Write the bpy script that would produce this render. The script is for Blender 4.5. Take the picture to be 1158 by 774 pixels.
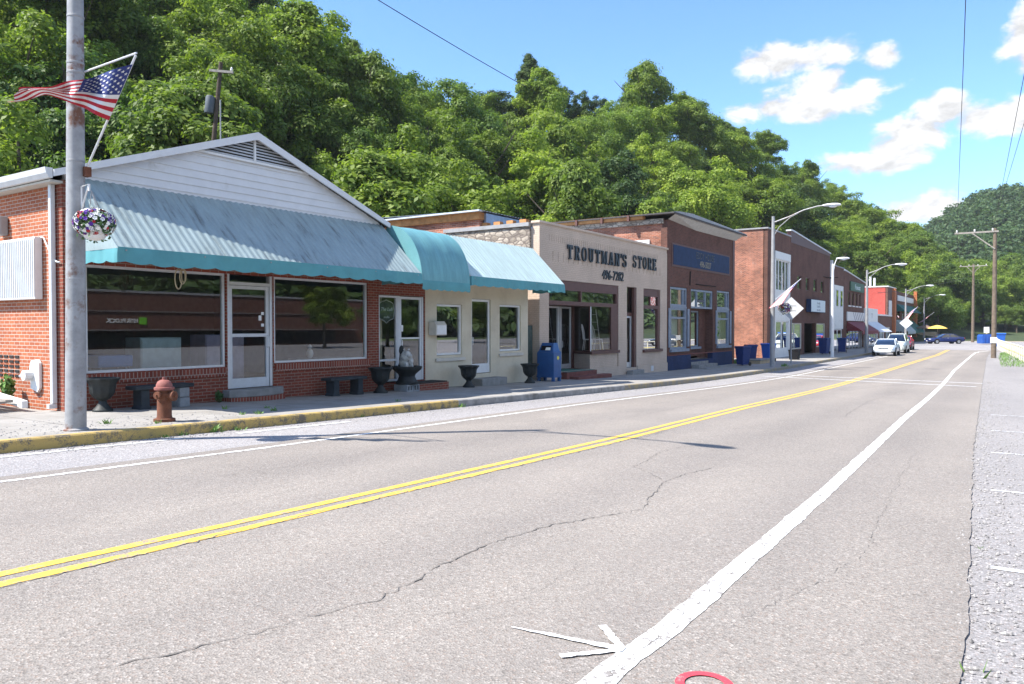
import bpy, bmesh, math, random
import numpy as np
from mathutils import Vector, Matrix, Euler, noise as mnoise
for o in list(bpy.data.objects): bpy.data.objects.remove(o)
SC = bpy.context.scene
COL = SC.collection
R = math.radians
rnd = random.Random(7)

# ------------------------------------------------------------------ camera, sky, sun, exposure
TH = R(34.0); EYE = 1.55
cd = bpy.data.cameras.new('camera'); cam = bpy.data.objects.new('camera', cd); COL.objects.link(cam)
cam.location = (0, 0, EYE)
cam.rotation_euler = (R(90) - math.atan(17/868), 0, TH)
cd.sensor_width = 36; cd.lens = 36*868/1158; cd.clip_start = .1; cd.clip_end = 3000
SC.camera = cam
SUN_EL = R(52)
SUN_AZ = math.atan2(-.625, -.78)            # bearing of the sun, clockwise from +Y
sd = bpy.data.lights.new('sun', 'SUN'); sun = bpy.data.objects.new('sun', sd); COL.objects.link(sun)
sd.energy = 4.6; sd.angle = R(.5); sd.color = (1, .95, .87)
_d = Vector((math.sin(SUN_AZ)*math.cos(SUN_EL), math.cos(SUN_AZ)*math.cos(SUN_EL), math.sin(SUN_EL)))
sun.rotation_euler = _d.to_track_quat('Z', 'Y').to_euler()
sun.location = (-20, -20, 40)
SC.view_settings.view_transform = 'Standard'; SC.view_settings.look = 'None'
SC.view_settings.gamma = 1; SC.view_settings.use_curve_mapping = False
SC.view_settings.exposure = 1.26

W = bpy.data.worlds.new('World'); SC.world = W; W.use_nodes = True
nt = W.node_tree; nt.nodes.clear()
def N(t, ty, **k):
    n = t.nodes.new(ty)
    for a, b in k.items(): setattr(n, a, b)
    return n
def M(t, op, a, b=None, c=None, clamp=False):
    n = N(t, 'ShaderNodeMath', operation=op); n.use_clamp = clamp
    for i, q in enumerate((a, b, c)):
        if q is None: continue
        if isinstance(q, (int, float)): n.inputs[i].default_value = q
        else: t.links.new(q, n.inputs[i])
    return n.outputs[0]
def VM(t, op, a, b=None):
    n = N(t, 'ShaderNodeVectorMath', operation=op)
    for i, q in enumerate((a, b)):
        if q is None: continue
        if isinstance(q, tuple): n.inputs[i].default_value = q
        else: t.links.new(q, n.inputs[i])
    return n.outputs['Value'] if op in ('LENGTH', 'DOT_PRODUCT') else n.outputs[0]
sky = N(nt, 'ShaderNodeTexSky', sky_type='NISHITA', sun_disc=False)
sky.sun_elevation = SUN_EL; sky.sun_rotation = SUN_AZ
sky.air_density = 1.0; sky.dust_density = .3; sky.ozone_density = 1.6
tc = N(nt, 'ShaderNodeTexCoord')
sx = N(nt, 'ShaderNodeSeparateXYZ'); nt.links.new(tc.outputs['Generated'], sx.inputs[0])
az = M(nt, 'ARCTAN2', sx.outputs[0], sx.outputs[1])
el = M(nt, 'ARCSINE', sx.outputs[2])
cb = N(nt, 'ShaderNodeCombineXYZ'); nt.links.new(az, cb.inputs[0]); nt.links.new(el, cb.inputs[1])
n1 = N(nt, 'ShaderNodeTexNoise'); n1.inputs['Scale'].default_value = 20; n1.inputs['Detail'].default_value = 8; n1.inputs['Roughness'].default_value = .6
n1.inputs['Distortion'].default_value = .25
mp = VM(nt, 'MULTIPLY', cb.outputs[0], (1, 1.6, 1)); nt.links.new(mp, n1.inputs['Vector'])
def dirang(u, v):                            # bearing and height of a place in the sky
    a = TH - math.atan((u-579)/868)
    return -a, math.atan((370-v)/868*math.cos(TH-a))
blobs = [(905,68,75,24),(862,72,36,17),(935,64,36,17),(993,66,25,17),(922,118,88,25),(880,125,66,17),(925,96,48,26),(975,103,26,20),(1035,150,52,26),(1060,128,44,26),(985,185,70,17),
         (1010,170,44,22),(1110,136,60,24),(1140,130,46,26),(1152,42,27,40),(1062,234,40,24),(1030,240,54,16),(1185,60,60,60),(1200,130,60,30)]
blobs += [(1350,60,100,40),(1500,150,130,40)]
big = [(.75, .55, .4, .16), (1.3, .8, .5, .2), (2.0, .5, .45, .2), (2.6, .75, .4, .16), (-2.9, .45, .35, .14), (1.6, .28, .3, .1), (2.4, .25, .35, .1), (.55, .95, .5, .14), (-1.2, 1.1, .6, .12), (1.9, 1.15, .8, .15)]   # unseen clouds added outside the frame for neutral fill light
acc = None
for (u, v, a, b) in blobs:
    q0 = dirang(u, v); q1 = dirang(u+a, v); q2 = dirang(u, v-b)
    ra = max(abs(q1[0]-q0[0]), .004); re = max(abs(q2[1]-q0[1]), .004)
    dv = VM(nt, 'SUBTRACT', cb.outputs[0], (q0[0], q0[1], 0))
    dv = VM(nt, 'MULTIPLY', dv, (1/ra, 1/re, 0))
    f = M(nt, 'SUBTRACT', 1, VM(nt, 'LENGTH', dv))
    acc = f if acc is None else M(nt, 'SMOOTH_MAX', acc, f, .12)
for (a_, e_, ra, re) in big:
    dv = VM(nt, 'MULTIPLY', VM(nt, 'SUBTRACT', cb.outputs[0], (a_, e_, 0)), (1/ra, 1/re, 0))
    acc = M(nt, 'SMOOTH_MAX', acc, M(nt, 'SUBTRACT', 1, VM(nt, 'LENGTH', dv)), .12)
nn = M(nt, 'MULTIPLY_ADD', n1.outputs[0], 2.3, -1.15)
cl = M(nt, 'ADD', acc, nn)
mr = N(nt, 'ShaderNodeMapRange', interpolation_type='SMOOTHSTEP'); nt.links.new(cl, mr.inputs[0])
mr.inputs[1].default_value = -.08; mr.inputs[2].default_value = .50
bg = N(nt, 'ShaderNodeBackground'); bg.inputs[1].default_value = .125
skc = N(nt, 'ShaderNodeMix', data_type='RGBA', blend_type='MULTIPLY'); skc.inputs[0].default_value = 1
nt.links.new(sky.outputs[0], skc.inputs[6]); skc.inputs[7].default_value = (.64, .84, 1.06, 1)
nt.links.new(skc.outputs[2], bg.inputs[0])
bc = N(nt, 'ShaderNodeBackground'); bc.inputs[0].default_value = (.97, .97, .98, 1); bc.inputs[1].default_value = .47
n2 = N(nt, 'ShaderNodeTexNoise'); n2.inputs['Scale'].default_value = 20; n2.inputs['Detail'].default_value = 5; n2.inputs['Roughness'].default_value = .6; n2.inputs['Distortion'].default_value = .25
nt.links.new(VM(nt, 'ADD', mp, (0, .022, 0)), n2.inputs['Vector'])
shade = N(nt, 'ShaderNodeMapRange'); nt.links.new(M(nt, 'SUBTRACT', n1.outputs[0], n2.outputs[0]), shade.inputs[0]); shade.inputs[1].default_value = -.14; shade.inputs[2].default_value = .10; shade.inputs[3].default_value = .34; shade.inputs[4].default_value = .50
nt.links.new(shade.outputs[0], bc.inputs[1])
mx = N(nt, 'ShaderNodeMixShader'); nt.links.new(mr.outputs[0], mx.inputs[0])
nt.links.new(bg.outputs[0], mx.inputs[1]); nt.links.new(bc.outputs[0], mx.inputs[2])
wo = N(nt, 'ShaderNodeOutputWorld'); nt.links.new(mx.outputs[0], wo.inputs[0])

# ------------------------------------------------------------------ materials
MATS = {}
def newmat(name):
    m = bpy.data.materials.new(name); m.use_nodes = True; t = m.node_tree
    b = t.nodes['Principled BSDF']; MATS[name] = m
    return m, t, b
def rgb(c): return (c[0], c[1], c[2], 1)
def ramp(t, fac, stops):
    r = N(t, 'ShaderNodeValToRGB'); t.links.new(fac, r.inputs[0])
    e = r.color_ramp.elements
    while len(e) < len(stops): e.new(.5)
    for q, (p, c) in zip(e, stops): q.position = p; q.color = rgb(c)
    return r.outputs[0]
def noise(t, scale, detail=4, rough=.55, vec=None, dist=0):
    n = N(t, 'ShaderNodeTexNoise'); n.inputs['Scale'].default_value = scale
    n.inputs['Detail'].default_value = detail; n.inputs['Roughness'].default_value = rough; n.inputs['Distortion'].default_value = dist
    if vec is None:
        g = N(t, 'ShaderNodeNewGeometry'); vec = g.outputs['Position']
    t.links.new(vec, n.inputs['Vector']); return n.outputs[0]
def mixc(t, fac, a, b, mode='MIX'):
    n = N(t, 'ShaderNodeMix', data_type='RGBA', blend_type=mode)
    for i, q in ((0, fac), (6, a), (7, b)):
        if isinstance(q, (int, float)): n.inputs[i].default_value = q
        elif isinstance(q, tuple): n.inputs[i].default_value = rgb(q)
        else: t.links.new(q, n.inputs[i])
    return n.outputs[2]
def bump(t, b, h, s=.3, d=.02):
    n = N(t, 'ShaderNodeBump'); n.inputs['Strength'].default_value = s; n.inputs['Distance'].default_value = d
    t.links.new(h, n.inputs['Height']); t.links.new(n.outputs[0], b.inputs['Normal'])
def pos(t): return N(t, 'ShaderNodeNewGeometry').outputs['Position']
def wallvec(t):
    s = N(t, 'ShaderNodeSeparateXYZ'); t.links.new(pos(t), s.inputs[0])
    c = N(t, 'ShaderNodeCombineXYZ'); t.links.new(M(t, 'ADD', s.outputs[0], s.outputs[1]), c.inputs[0]); t.links.new(s.outputs[2], c.inputs[1])
    return c.outputs[0]
def plain(name, c, rough=.6, var=.12, scale=6, metal=0, dirt=None, spec=.4):
    m, t, b = newmat(name)
    tc = N(t, 'ShaderNodeTexCoord').outputs['Object']
    n = noise(t, scale, 5, .6, tc)
    lo = tuple(x*(1-var) for x in c); hi = tuple(min(1, x*(1+var)) for x in c)
    col = ramp(t, n, [(.3, lo), (.7, hi)])
    if dirt:
        n2 = noise(t, scale*.37, 7, .68, tc)
        msk = ramp(t, n2, [(dirt[1], (0, 0, 0)), (dirt[1]+.1, (1, 1, 1))])
        col = mixc(t, msk, col, dirt[0])
    t.links.new(col, b.inputs['Base Color']); b.inputs['Roughness'].default_value = rough; b.inputs['Metallic'].default_value = metal
    b.inputs['Specular IOR Level'].default_value = spec
    return m
def brick(name, c1, c2, mortar, row=.072, width=.215, ms=.014, var=.25, stain=None, bs=.35):
    m, t, b = newmat(name)
    v = wallvec(t)
    n = N(t, 'ShaderNodeTexBrick'); t.links.new(v, n.inputs['Vector'])
    n.inputs['Scale'].default_value = 1; n.inputs['Brick Width'].default_value = width; n.inputs['Row Height'].default_value = row
    n.inputs['Mortar Size'].default_value = ms*.5; n.inputs['Mortar Smooth'].default_value = .2; n.inputs['Bias'].default_value = -.1
    n.inputs['Color1'].default_value = rgb(c1); n.inputs['Color2'].default_value = rgb(c2); n.inputs['Mortar'].default_value = rgb(mortar)
    big = noise(t, .9, 6, .65)
    col = mixc(t, 1.0, n.outputs[0], ramp(t, big, [(.3, (1-var,)*3), (.7, (1+var*.5,)*3)]), 'MULTIPLY')
    fine = noise(t, 38, 3)
    col = mixc(t, .55, col, ramp(t, fine, [(.3, (.7, .7, .7)), (.7, (1.25, 1.25, 1.25))]), 'MULTIPLY')
    if stain:
        sn = noise(t, 1.7, 8, .7)
        col = mixc(t, ramp(t, sn, [(stain[1], (0, 0, 0)), (stain[1]+.12, (.7, .7, .7))]), col, stain[0])
    t.links.new(col, b.inputs['Base Color']); b.inputs['Roughness'].default_value = .85; b.inputs['Specular IOR Level'].default_value = .25
    bump(t, b, M(t, 'SUBTRACT', 1, n.outputs[1]), bs, .01)
    return m
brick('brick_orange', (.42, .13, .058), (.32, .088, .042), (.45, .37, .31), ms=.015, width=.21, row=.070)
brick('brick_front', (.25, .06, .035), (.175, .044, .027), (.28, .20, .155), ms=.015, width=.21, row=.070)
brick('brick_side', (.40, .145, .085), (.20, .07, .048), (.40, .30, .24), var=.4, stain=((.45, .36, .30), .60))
brick('brick_brown', (.155, .068, .048), (.105, .047, .036), (.16, .11, .09), var=.3)
brick('brick_darkbrown', (.14, .058, .043), (.10, .044, .034), (.14, .095, .075), var=.3)
brick('brick_red', (.46, .08, .065), (.38, .062, .052), (.42, .10, .085), var=.2)
brick('brick_pink', (.57, .458, .368), (.55, .44, .352), (.475, .375, .298), var=.14, stain=((.36, .27, .24), .66), bs=.5)
brick('brick_bluepaint', (.028, .045, .115), (.025, .04, .10), (.022, .034, .085), var=.3, bs=.5)
brick('brick_soldier', (.27, .066, .04), (.19, .045, .03), (.34, .25, .2), row=.26, width=.082, ms=.02)
def stone():
    m, t, b = newmat('rubble_stone')
    v = N(t, 'ShaderNodeTexVoronoi', feature='DISTANCE_TO_EDGE'); v.inputs['Scale'].default_value = 3.3
    t.links.new(VM(t, 'MULTIPLY', wallvec(t), (1, 1.9, 1)), v.inputs['Vector'])
    v2 = N(t, 'ShaderNodeTexVoronoi'); v2.inputs['Scale'].default_value = 3.3
    t.links.new(VM(t, 'MULTIPLY', wallvec(t), (1, 1.9, 1)), v2.inputs['Vector'])
    s = N(t, 'ShaderNodeSeparateColor'); t.links.new(v2.outputs['Color'], s.inputs[0])
    base = ramp(t, s.outputs[0], [(0, (.24, .20, .16)), (1, (.46, .40, .33))])
    col = mixc(t, ramp(t, v.outputs[0], [(.01, (0, 0, 0)), (.12, (1, 1, 1))]), (.13, .105, .09), mixc(t, .6, base, ramp(t, noise(t, 9, 5, .7), [(.3, (.6,)*3), (.7, (1.3,)*3)]), 'MULTIPLY'))
    t.links.new(col, b.inputs['Base Color']); b.inputs['Roughness'].default_value = .9
    bump(t, b, v.outputs[0], .6, .05)
stone()
def stucco():
    m, t, b = newmat('stucco_cream')
    col = ramp(t, noise(t, 1.6, 7, .65), [(.3, (.53, .46, .34)), (.55, (.62, .545, .41)), (.75, (.66, .59, .46))])
    t.links.new(col, b.inputs['Base Color']); b.inputs['Roughness'].default_value = .9
    bump(t, b, noise(t, 60, 4), .25, .01)
stucco()
def asphalt(name, dark, mid, lite, warm=(1, 1, 1), agg=1.0, tracks=False):
    m, t, b = newmat(name)
    p = pos(t)
    v = N(t, 'ShaderNodeTexVoronoi'); v.inputs['Scale'].default_value = 85*agg; t.links.new(p, v.inputs['Vector'])
    s = N(t, 'ShaderNodeSeparateColor'); t.links.new(v.outputs['Color'], s.inputs[0])
    col = ramp(t, s.outputs[0], [(0, dark), (.35, mid), (.8, mid), (1, lite)])
    col = mixc(t, ramp(t, s.outputs[1], [(.80, (0, 0, 0)), (1, (.55, .55, .55))]), col, (mid[0]*1.12, mid[1]*.92, mid[2]*.82))
    col = mixc(t, .75, col, ramp(t, noise(t, 40, 5, .75), [(.28, (.74, .74, .74)), (.72, (1.22, 1.22, 1.22))]), 'MULTIPLY')
    big = noise(t, .35, 6, .6, VM(t, 'MULTIPLY', p, (1, .3, 1)))
    col = mixc(t, 1, col, ramp(t, big, [(.3, (.85, .85, .86)), (.7, (1.1, 1.09, 1.08))]), 'MULTIPLY')
    st = noise(t, 1.3, 8, .7)
    col = mixc(t, ramp(t, st, [(.62, (0, 0, 0)), (.78, (.35, .35, .35))]), col, tuple(x*.6 for x in mid))
    if tracks:                                # worn wheel paths, oil drips down the lane centres, a few darker patches
        s2 = N(t, 'ShaderNodeSeparateXYZ'); t.links.new(p, s2.inputs[0])
        xx = M(t, 'ADD', s2.outputs[0], M(t, 'MULTIPLY', s2.outputs[1], .018))
        w = M(t, 'COSINE', M(t, 'MULTIPLY', M(t, 'ADD', xx, 2.55), 2*math.pi/1.85))
        w = M(t, 'ADD', w, M(t, 'MULTIPLY', M(t, 'SUBTRACT', noise(t, .8, 5, .6), .5), 3.0))
        col = mixc(t, 1, col, ramp(t, M(t, 'MULTIPLY_ADD', w, .25, .5), [(.1, (.90, .90, .905)), (.9, (1.07, 1.065, 1.05))]), 'MULTIPLY')
        pt = noise(t, .22, 3, .5, VM(t, 'MULTIPLY', p, (1.6, .5, 1)))
        col = mixc(t, ramp(t, pt, [(.60, (0, 0, 0)), (.63, (.22, .22, .22))]), col, (.16, .145, .135))
    t.links.new(col, b.inputs['Base Color']); b.inputs['Roughness'].default_value = .88; b.inputs['Specular IOR Level'].default_value = .25
    bump(t, b, v.outputs['Distance'], .5, .008)
    return m
asphalt('asphalt_road', (.155, .139, .124), (.242, .220, .199), (.36, .33, .30), tracks=True)
asphalt('asphalt_old', (.15, .147, .155), (.285, .275, .275), (.47, .46, .46), agg=.85)
asphalt('gravel', (.15, .142, .138), (.262, .25, .245), (.45, .43, .42), agg=1.0)
def concrete():
    m, t, b = newmat('concrete_walk')
    s = N(t, 'ShaderNodeSeparateXYZ'); t.links.new(pos(t), s.inputs[0])
    col = ramp(t, noise(t, 1.1, 8, .68), [(.28, (.20, .185, .165)), (.5, (.275, .26, .24)), (.75, (.345, .33, .31))])
    col = mixc(t, ramp(t, noise(t, 3.1, 8, .72), [(.60, (0, 0, 0)), (.70, (.5, .5, .5))]), col, (.17, .155, .14))
    col = mixc(t, .5, col, ramp(t, noise(t, 70, 3), [(.3, (.75, .75, .75)), (.7, (1.2, 1.2, 1.2))]), 'MULTIPLY')
    f = M(t, 'ABSOLUTE', M(t, 'SUBTRACT', M(t, 'FRACT', M(t, 'MULTIPLY', s.outputs[1], 1/1.52)), .5))
    g = M(t, 'ABSOLUTE', M(t, 'SUBTRACT', M(t, 'FRACT', M(t, 'MULTIPLY', M(t, 'ADD', s.outputs[0], 11.2), 1/1.8)), .5))
    j = M(t, 'GREATER_THAN', M(t, 'MAXIMUM', f, g), .492)
    col = mixc(t, M(t, 'MULTIPLY', j, .75), col, (.10, .095, .085))
    t.links.new(col, b.inputs['Base Color']); b.inputs['Roughness'].default_value = .9
    bump(t, b, M(t, 'SUBTRACT', noise(t, 50, 4), j), .3, .008)
concrete()
def paintmat(name, c, under, thr, sc=9):
    m, t, b = newmat(name)
    n = noise(t, sc, 8, .72); n2 = noise(t, 75, 4, .7)
    k = M(t, 'ADD', n, M(t, 'MULTIPLY', M(t, 'SUBTRACT', n2, .5), .55))
    msk = ramp(t, k, [(thr, (0, 0, 0)), (thr+.07, (1, 1, 1))])
    cc = mixc(t, .6, c, ramp(t, n2, [(.3, (.8, .8, .8)), (.7, (1.12, 1.12, 1.12))]), 'MULTIPLY')
    t.links.new(mixc(t, msk, under, cc), b.inputs['Base Color']); b.inputs['Roughness'].default_value = .75
    bump(t, b, n2, .3, .006)
paintmat('paint_white', (.70, .70, .68), (.22, .20, .185), .42, 16)
paintmat('paint_white_worn', (.62, .62, .62), (.26, .26, .28), .42)
paintmat('paint_yellow', (.66, .41, .06), (.24, .205, .17), .385)
paintmat('spray_white', (.78, .78, .78), (.26, .24, .23), .36, 5)
paintmat('spray_red', (.62, .05, .07), (.26, .20, .19), .38, 5)
paintmat('kerb_yellow', (.46, .32, .10), (.15, .125, .09), .43, 4)
paintmat('kerb_faded', (.36, .27, .12), (.22, .20, .17), .50, 3)
plain('kerb_bare', (.27, .26, .245), .9, .3, 4, dirt=((.14, .13, .12), .56))
plain('crack', (.125, .114, .105), .95)
plain('white_paint', (.70, .70, .69), .5, .06, dirt=((.50, .47, .43), .60))
plain('white_siding', (.63, .635, .645), .55, .05, 3, dirt=((.50, .49, .47), .62))
plain('white_metal', (.58, .59, .60), .4, .07, dirt=((.50, .48, .46), .66))
plain('trim_cream', (.56, .52, .45), .7, .12)
plain('alu', (.60, .61, .62), .35, .06, metal=.35)
plain('dark_brown_trim', (.105, .045, .034), .55, .15)
plain('maroon', (.17, .018, .024), .7, .12)
plain('blue_gray_trim', (.20, .235, .29), .55, .18)
plain('blue_sign', (.017, .036, .09), .7, .18, 3, spec=.2)
plain('navy_plastic', (.012, .034, .145), .5, .1, spec=.25)
plain('blue_plastic', (.02, .12, .48), .45, .1)
plain('mail_blue', (.018, .085, .25), .4, .16, 3, dirt=((.05, .09, .17), .66))
plain('black', (.010, .010, .012), .85, spec=.2)
plain('pole_galv', (.29, .29, .295), .55, .22, 5, metal=.1, dirt=((.15, .065, .035), .535))
plain('dark_void', (.02, .018, .017), .9)
plain('gun_letters', (.022, .028, .034), .45)
plain('letter_gold', (.19, .165, .12), .5)
plain('letter_dark', (.045, .045, .055), .5)
plain('letter_grey', (.30, .32, .33), .6)
plain('urn_stone', (.016, .02, .021), .6, .35, 9, dirt=((.08, .09, .09), .62))
plain('bench_stone', (.026, .032, .038), .8, .3, 6)
plain('statue_stone', (.42, .42, .40), .85, .4, 9, dirt=((.08, .08, .08), .54))
plain('block_grey', (.24, .25, .26), .9, .2)
plain('hydrant_rust', (.14, .05, .025), .8, .35, 9, dirt=((.08, .034, .02), .54))
plain('hydrant_cap', (.24, .085, .07), .75, .2, 9, dirt=((.2, .09, .07), .62))
plain('galv', (.30, .298, .30), .55, .16, 4, metal=.15, dirt=((.19, .10, .06), .60))
plain('galv_white', (.60, .61, .63), .5, .1, 4, metal=.1)
plain('wood_pole', (.15, .115, .085), .9, .3, 5)
plain('wood_grey', (.28, .255, .225), .9, .25, 5)
plain('wood_beam', (.42, .20, .075), .85, .3, 5)
plain('green_board', (.075, .105, .095), .8, .3, 8)
plain('green_mat', (.03, .12, .10), .95, .2)
plain('step_red', (.16, .055, .045), .85, .25, 5)
plain('step_grey', (.24, .235, .225), .9, .2, 5)
plain('roof_dark', (.06, .055, .055), .8, .3)
plain('roof_metal', (.30, .34, .42), .4, .2, metal=.5)
plain('soffit', (.48, .46, .42), .7, .12)
plain('interior_wall', (.16, .145, .125), .9)
plain('interior_floor', (.09, .08, .07), .8)
plain('canvas_teal', (.085, .275, .305), .75, .12, 2)
plain('canvas_green', (.012, .10, .085), .75, .15)
plain('canvas_pale', (.33, .38, .37), .8, .1)
plain('flag_red', (.38, .012, .026), .75, .08); plain('flag_white', (.62, .62, .63), .75, .05); plain('flag_blue', (.02, .035, .16), .75, .08)
plain('petal_white', (.78, .78, .74), .7); plain('petal_purple', (.10, .03, .28), .7); plain('petal_red', (.42, .025, .035), .7)
plain('leaf_dark', (.05, .11, .03), .6, .4, 20)
plain('weed_green', (.13, .24, .05), .6, .3, 20)
plain('tyre', (.02, .02, .02), .85); plain('hub', (.45, .46, .47), .35, metal=.6)
plain('car_silver', (.58, .62, .65), .25, .03, metal=.2, spec=.6); plain('car_pale', (.52, .56, .52), .3, .03, spec=.6)
plain('car_blue', (.012, .022, .10), .2, .05, spec=.7); plain('car_red', (.36, .02, .03), .25, spec=.6); plain('car_dark', (.02, .022, .028), .25, spec=.6)
plain('lens_clear', (.75, .77, .78), .15); plain('lens_red', (.45, .02, .02), .2); plain('plate_white', (.7, .7, .7), .5)
plain('dumpster_blue', (.02, .09, .36), .5, .15, 3)
plain('fence_yellow', (.70, .60, .26), .55, .1); plain('fence_cream', (.72, .68, .52), .55, .1)
plain('umbrella_yellow', (.75, .50, .10), .8); plain('umbrella_brown', (.20, .13, .09), .8)
plain('sign_back', (.50, .51, .52), .55, .08); plain('sign_face', (.62, .70, .74), .45, .06); plain('sign_green', (.05, .115, .07), .5)
plain('stripe_grey', (.16, .17, .2), .6); plain('orange_brick', (.42, .14, .055), .85, .15)
plain('pale_cabinet', (.46, .60, .62), .5); plain('lilac_cabinet', (.45, .42, .56), .5); plain('stool_blue', (.04, .16, .42), .5)
plain('rope', (.42, .34, .22), .9); plain('green_square', (.16, .50, .03), .5)
plain('yellow_sticker', (.72, .62, .05), .5); plain('paper', (.72, .72, .70), .7); plain('tan_wall', (.44, .33, .21), .9, .2, 2)
plain('insulator', (.62, .62, .6), .3); plain('transformer', (.075, .09, .105), .7, .2); plain('cable', (.02, .02, .022), .6)
plain('curtain', (.62, .64, .68), .9, .1)
def corrugated(name, c, grime):
    m, t, b = newmat(name)
    p = pos(t)
    st = noise(t, 3.2, 7, .7, VM(t, 'MULTIPLY', p, (.35, 2.4, .35)))
    bl = noise(t, 1.1, 7, .7)
    k = M(t, 'ADD', M(t, 'MULTIPLY', st, .7), M(t, 'MULTIPLY', bl, .3))
    col = ramp(t, k, [(.40, c), (.54, tuple(x*.82 for x in c)), (.66, grime)])
    col = mixc(t, .5, col, ramp(t, noise(t, 30, 4, .7), [(.3, (.85,)*3), (.7, (1.1,)*3)]), 'MULTIPLY')
    t.links.new(col, b.inputs['Base Color']); b.inputs['Roughness'].default_value = .5; b.inputs['Specular IOR Level'].default_value = .35
corrugated('awning_metal', (.30, .375, .385), (.10, .11, .11))
corrugated('awning_metal_light', (.48, .60, .585), (.36, .44, .43))
corrugated('barrel_vinyl', (.15, .36, .39), (.11, .29, .315))
def glass(name, tint, boost=2.0, base=.03):
    m, t, b = newmat(name); t.nodes.remove(b)
    tr = N(t, 'ShaderNodeBsdfTransparent'); tr.inputs[0].default_value = rgb(tint)
    gl = N(t, 'ShaderNodeBsdfGlossy'); gl.inputs['Roughness'].default_value = .0; gl.inputs[0].default_value = (.95, .97, 1, 1)
    fr = N(t, 'ShaderNodeFresnel'); fr.inputs[0].default_value = 1.5
    f = M(t, 'MULTIPLY_ADD', fr.outputs[0], boost, base, clamp=True)
    mx = N(t, 'ShaderNodeMixShader'); t.links.new(f, mx.inputs[0]); t.links.new(tr.outputs[0], mx.inputs[1]); t.links.new(gl.outputs[0], mx.inputs[2])
    t.links.new(mx.outputs[0], t.nodes['Material Output'].inputs[0])
    # slight waviness of old plate glass
    g = noise(t, 1.3, 2); bp = N(t, 'ShaderNodeBump'); bp.inputs['Strength'].default_value = .004; bp.inputs['Distance'].default_value = .05
    t.links.new(g, bp.inputs['Height']); t.links.new(bp.outputs[0], gl.inputs['Normal'])
glass('glass', (.88, .91, .89), 1.9, .035); glass('glass_shop', (.94, .95, .94), 1.3, .01); glass('glass_mirror', (.55, .58, .57), 3.0, .14); glass('glass_car', (.10, .11, .12), 2.5, .06)
def leafmat(name, stops, trans=.35):
    m, t, b = newmat(name)
    g = N(t, 'ShaderNodeNewGeometry'); oi = N(t, 'ShaderNodeObjectInfo')
    col = ramp(t, g.outputs['Random Per Island'], stops)
    tint = ramp(t, oi.outputs['Random'], [(0, (.72, .80, .80)), (.3, (.95, .95, .8)), (.65, (1.12, 1.12, .85)), (.88, (1.4, 1.34, .95)), (1, (.55, .70, .9))])
    col = mixc(t, 1, col, tint, 'MULTIPLY')
    oc = N(t, 'ShaderNodeTexCoord').outputs['Object']
    col = mixc(t, 1, col, ramp(t, noise(t, .45, 2, .5, oc), [(.35, (.72, .78, .8)), (.65, (1.3, 1.2, 1.05))]), 'MULTIPLY')
    t.links.new(col, b.inputs['Base Color']); b.inputs['Roughness'].default_value = .55; b.inputs['Specular IOR Level'].default_value = .25
    tl = N(t, 'ShaderNodeBsdfTranslucent'); t.links.new(mixc(t, 1, col, (1.25, 1.35, .6), 'MULTIPLY'), tl.inputs[0])
    mx = N(t, 'ShaderNodeMixShader'); mx.inputs[0].default_value = trans
    t.links.new(b.outputs[0], mx.inputs[1]); t.links.new(tl.outputs[0], mx.inputs[2])
    t.links.new(mx.outputs[0], t.nodes['Material Output'].inputs[0])
leafmat('foliage', [(0, (.085, .14, .028)), (.5, (.145, .215, .045)), (1, (.215, .285, .075))], .45)
leafmat('foliage_light', [(0, (.105, .165, .034)), (.5, (.175, .25, .055)), (1, (.25, .325, .09))], .45)
leafmat('foliage_dark', [(0, (.042, .075, .030)), (.5, (.068, .115, .042)), (1, (.105, .155, .056))], .35)
leafmat('foliage_far', [(0, (.05, .092, .034)), (.5, (.075, .125, .046)), (1, (.10, .155, .06))], .3)
plain('pole_dark', (.06, .042, .03), .9, .3, 5)
plain('bark', (.10, .08, .06), .95, .3, 4)
def groundmat(name, a, b_, c, sc=.6):
    m, t, b = newmat(name)
    col = ramp(t, noise(t, sc, 9, .7), [(.3, a), (.5, b_), (.7, c)])
    t.links.new(col, b.inputs['Base Color']); b.inputs['Roughness'].default_value = .95
    bump(t, b, noise(t, 14, 6, .7), .6, .05)
groundmat('grass_ground', (.07, .11, .03), (.11, .16, .045), (.16, .17, .07))
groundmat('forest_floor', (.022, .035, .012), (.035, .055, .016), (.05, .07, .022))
groundmat('dirt', (.30, .22, .13), (.38, .29, .18), (.42, .35, .24))

hm = bpy.data.materials.new('haze_air'); hm.use_nodes = True; MATS['haze_air'] = hm; ht = hm.node_tree; ht.nodes.clear()
pv = ht.nodes.new('ShaderNodeVolumePrincipled'); pv.inputs['Color'].default_value = (.90, .95, 1, 1); pv.inputs['Density'].default_value = .00016
ho = ht.nodes.new('ShaderNodeOutputMaterial'); ht.links.new(pv.outputs[0], ho.inputs['Volume'])

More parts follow.
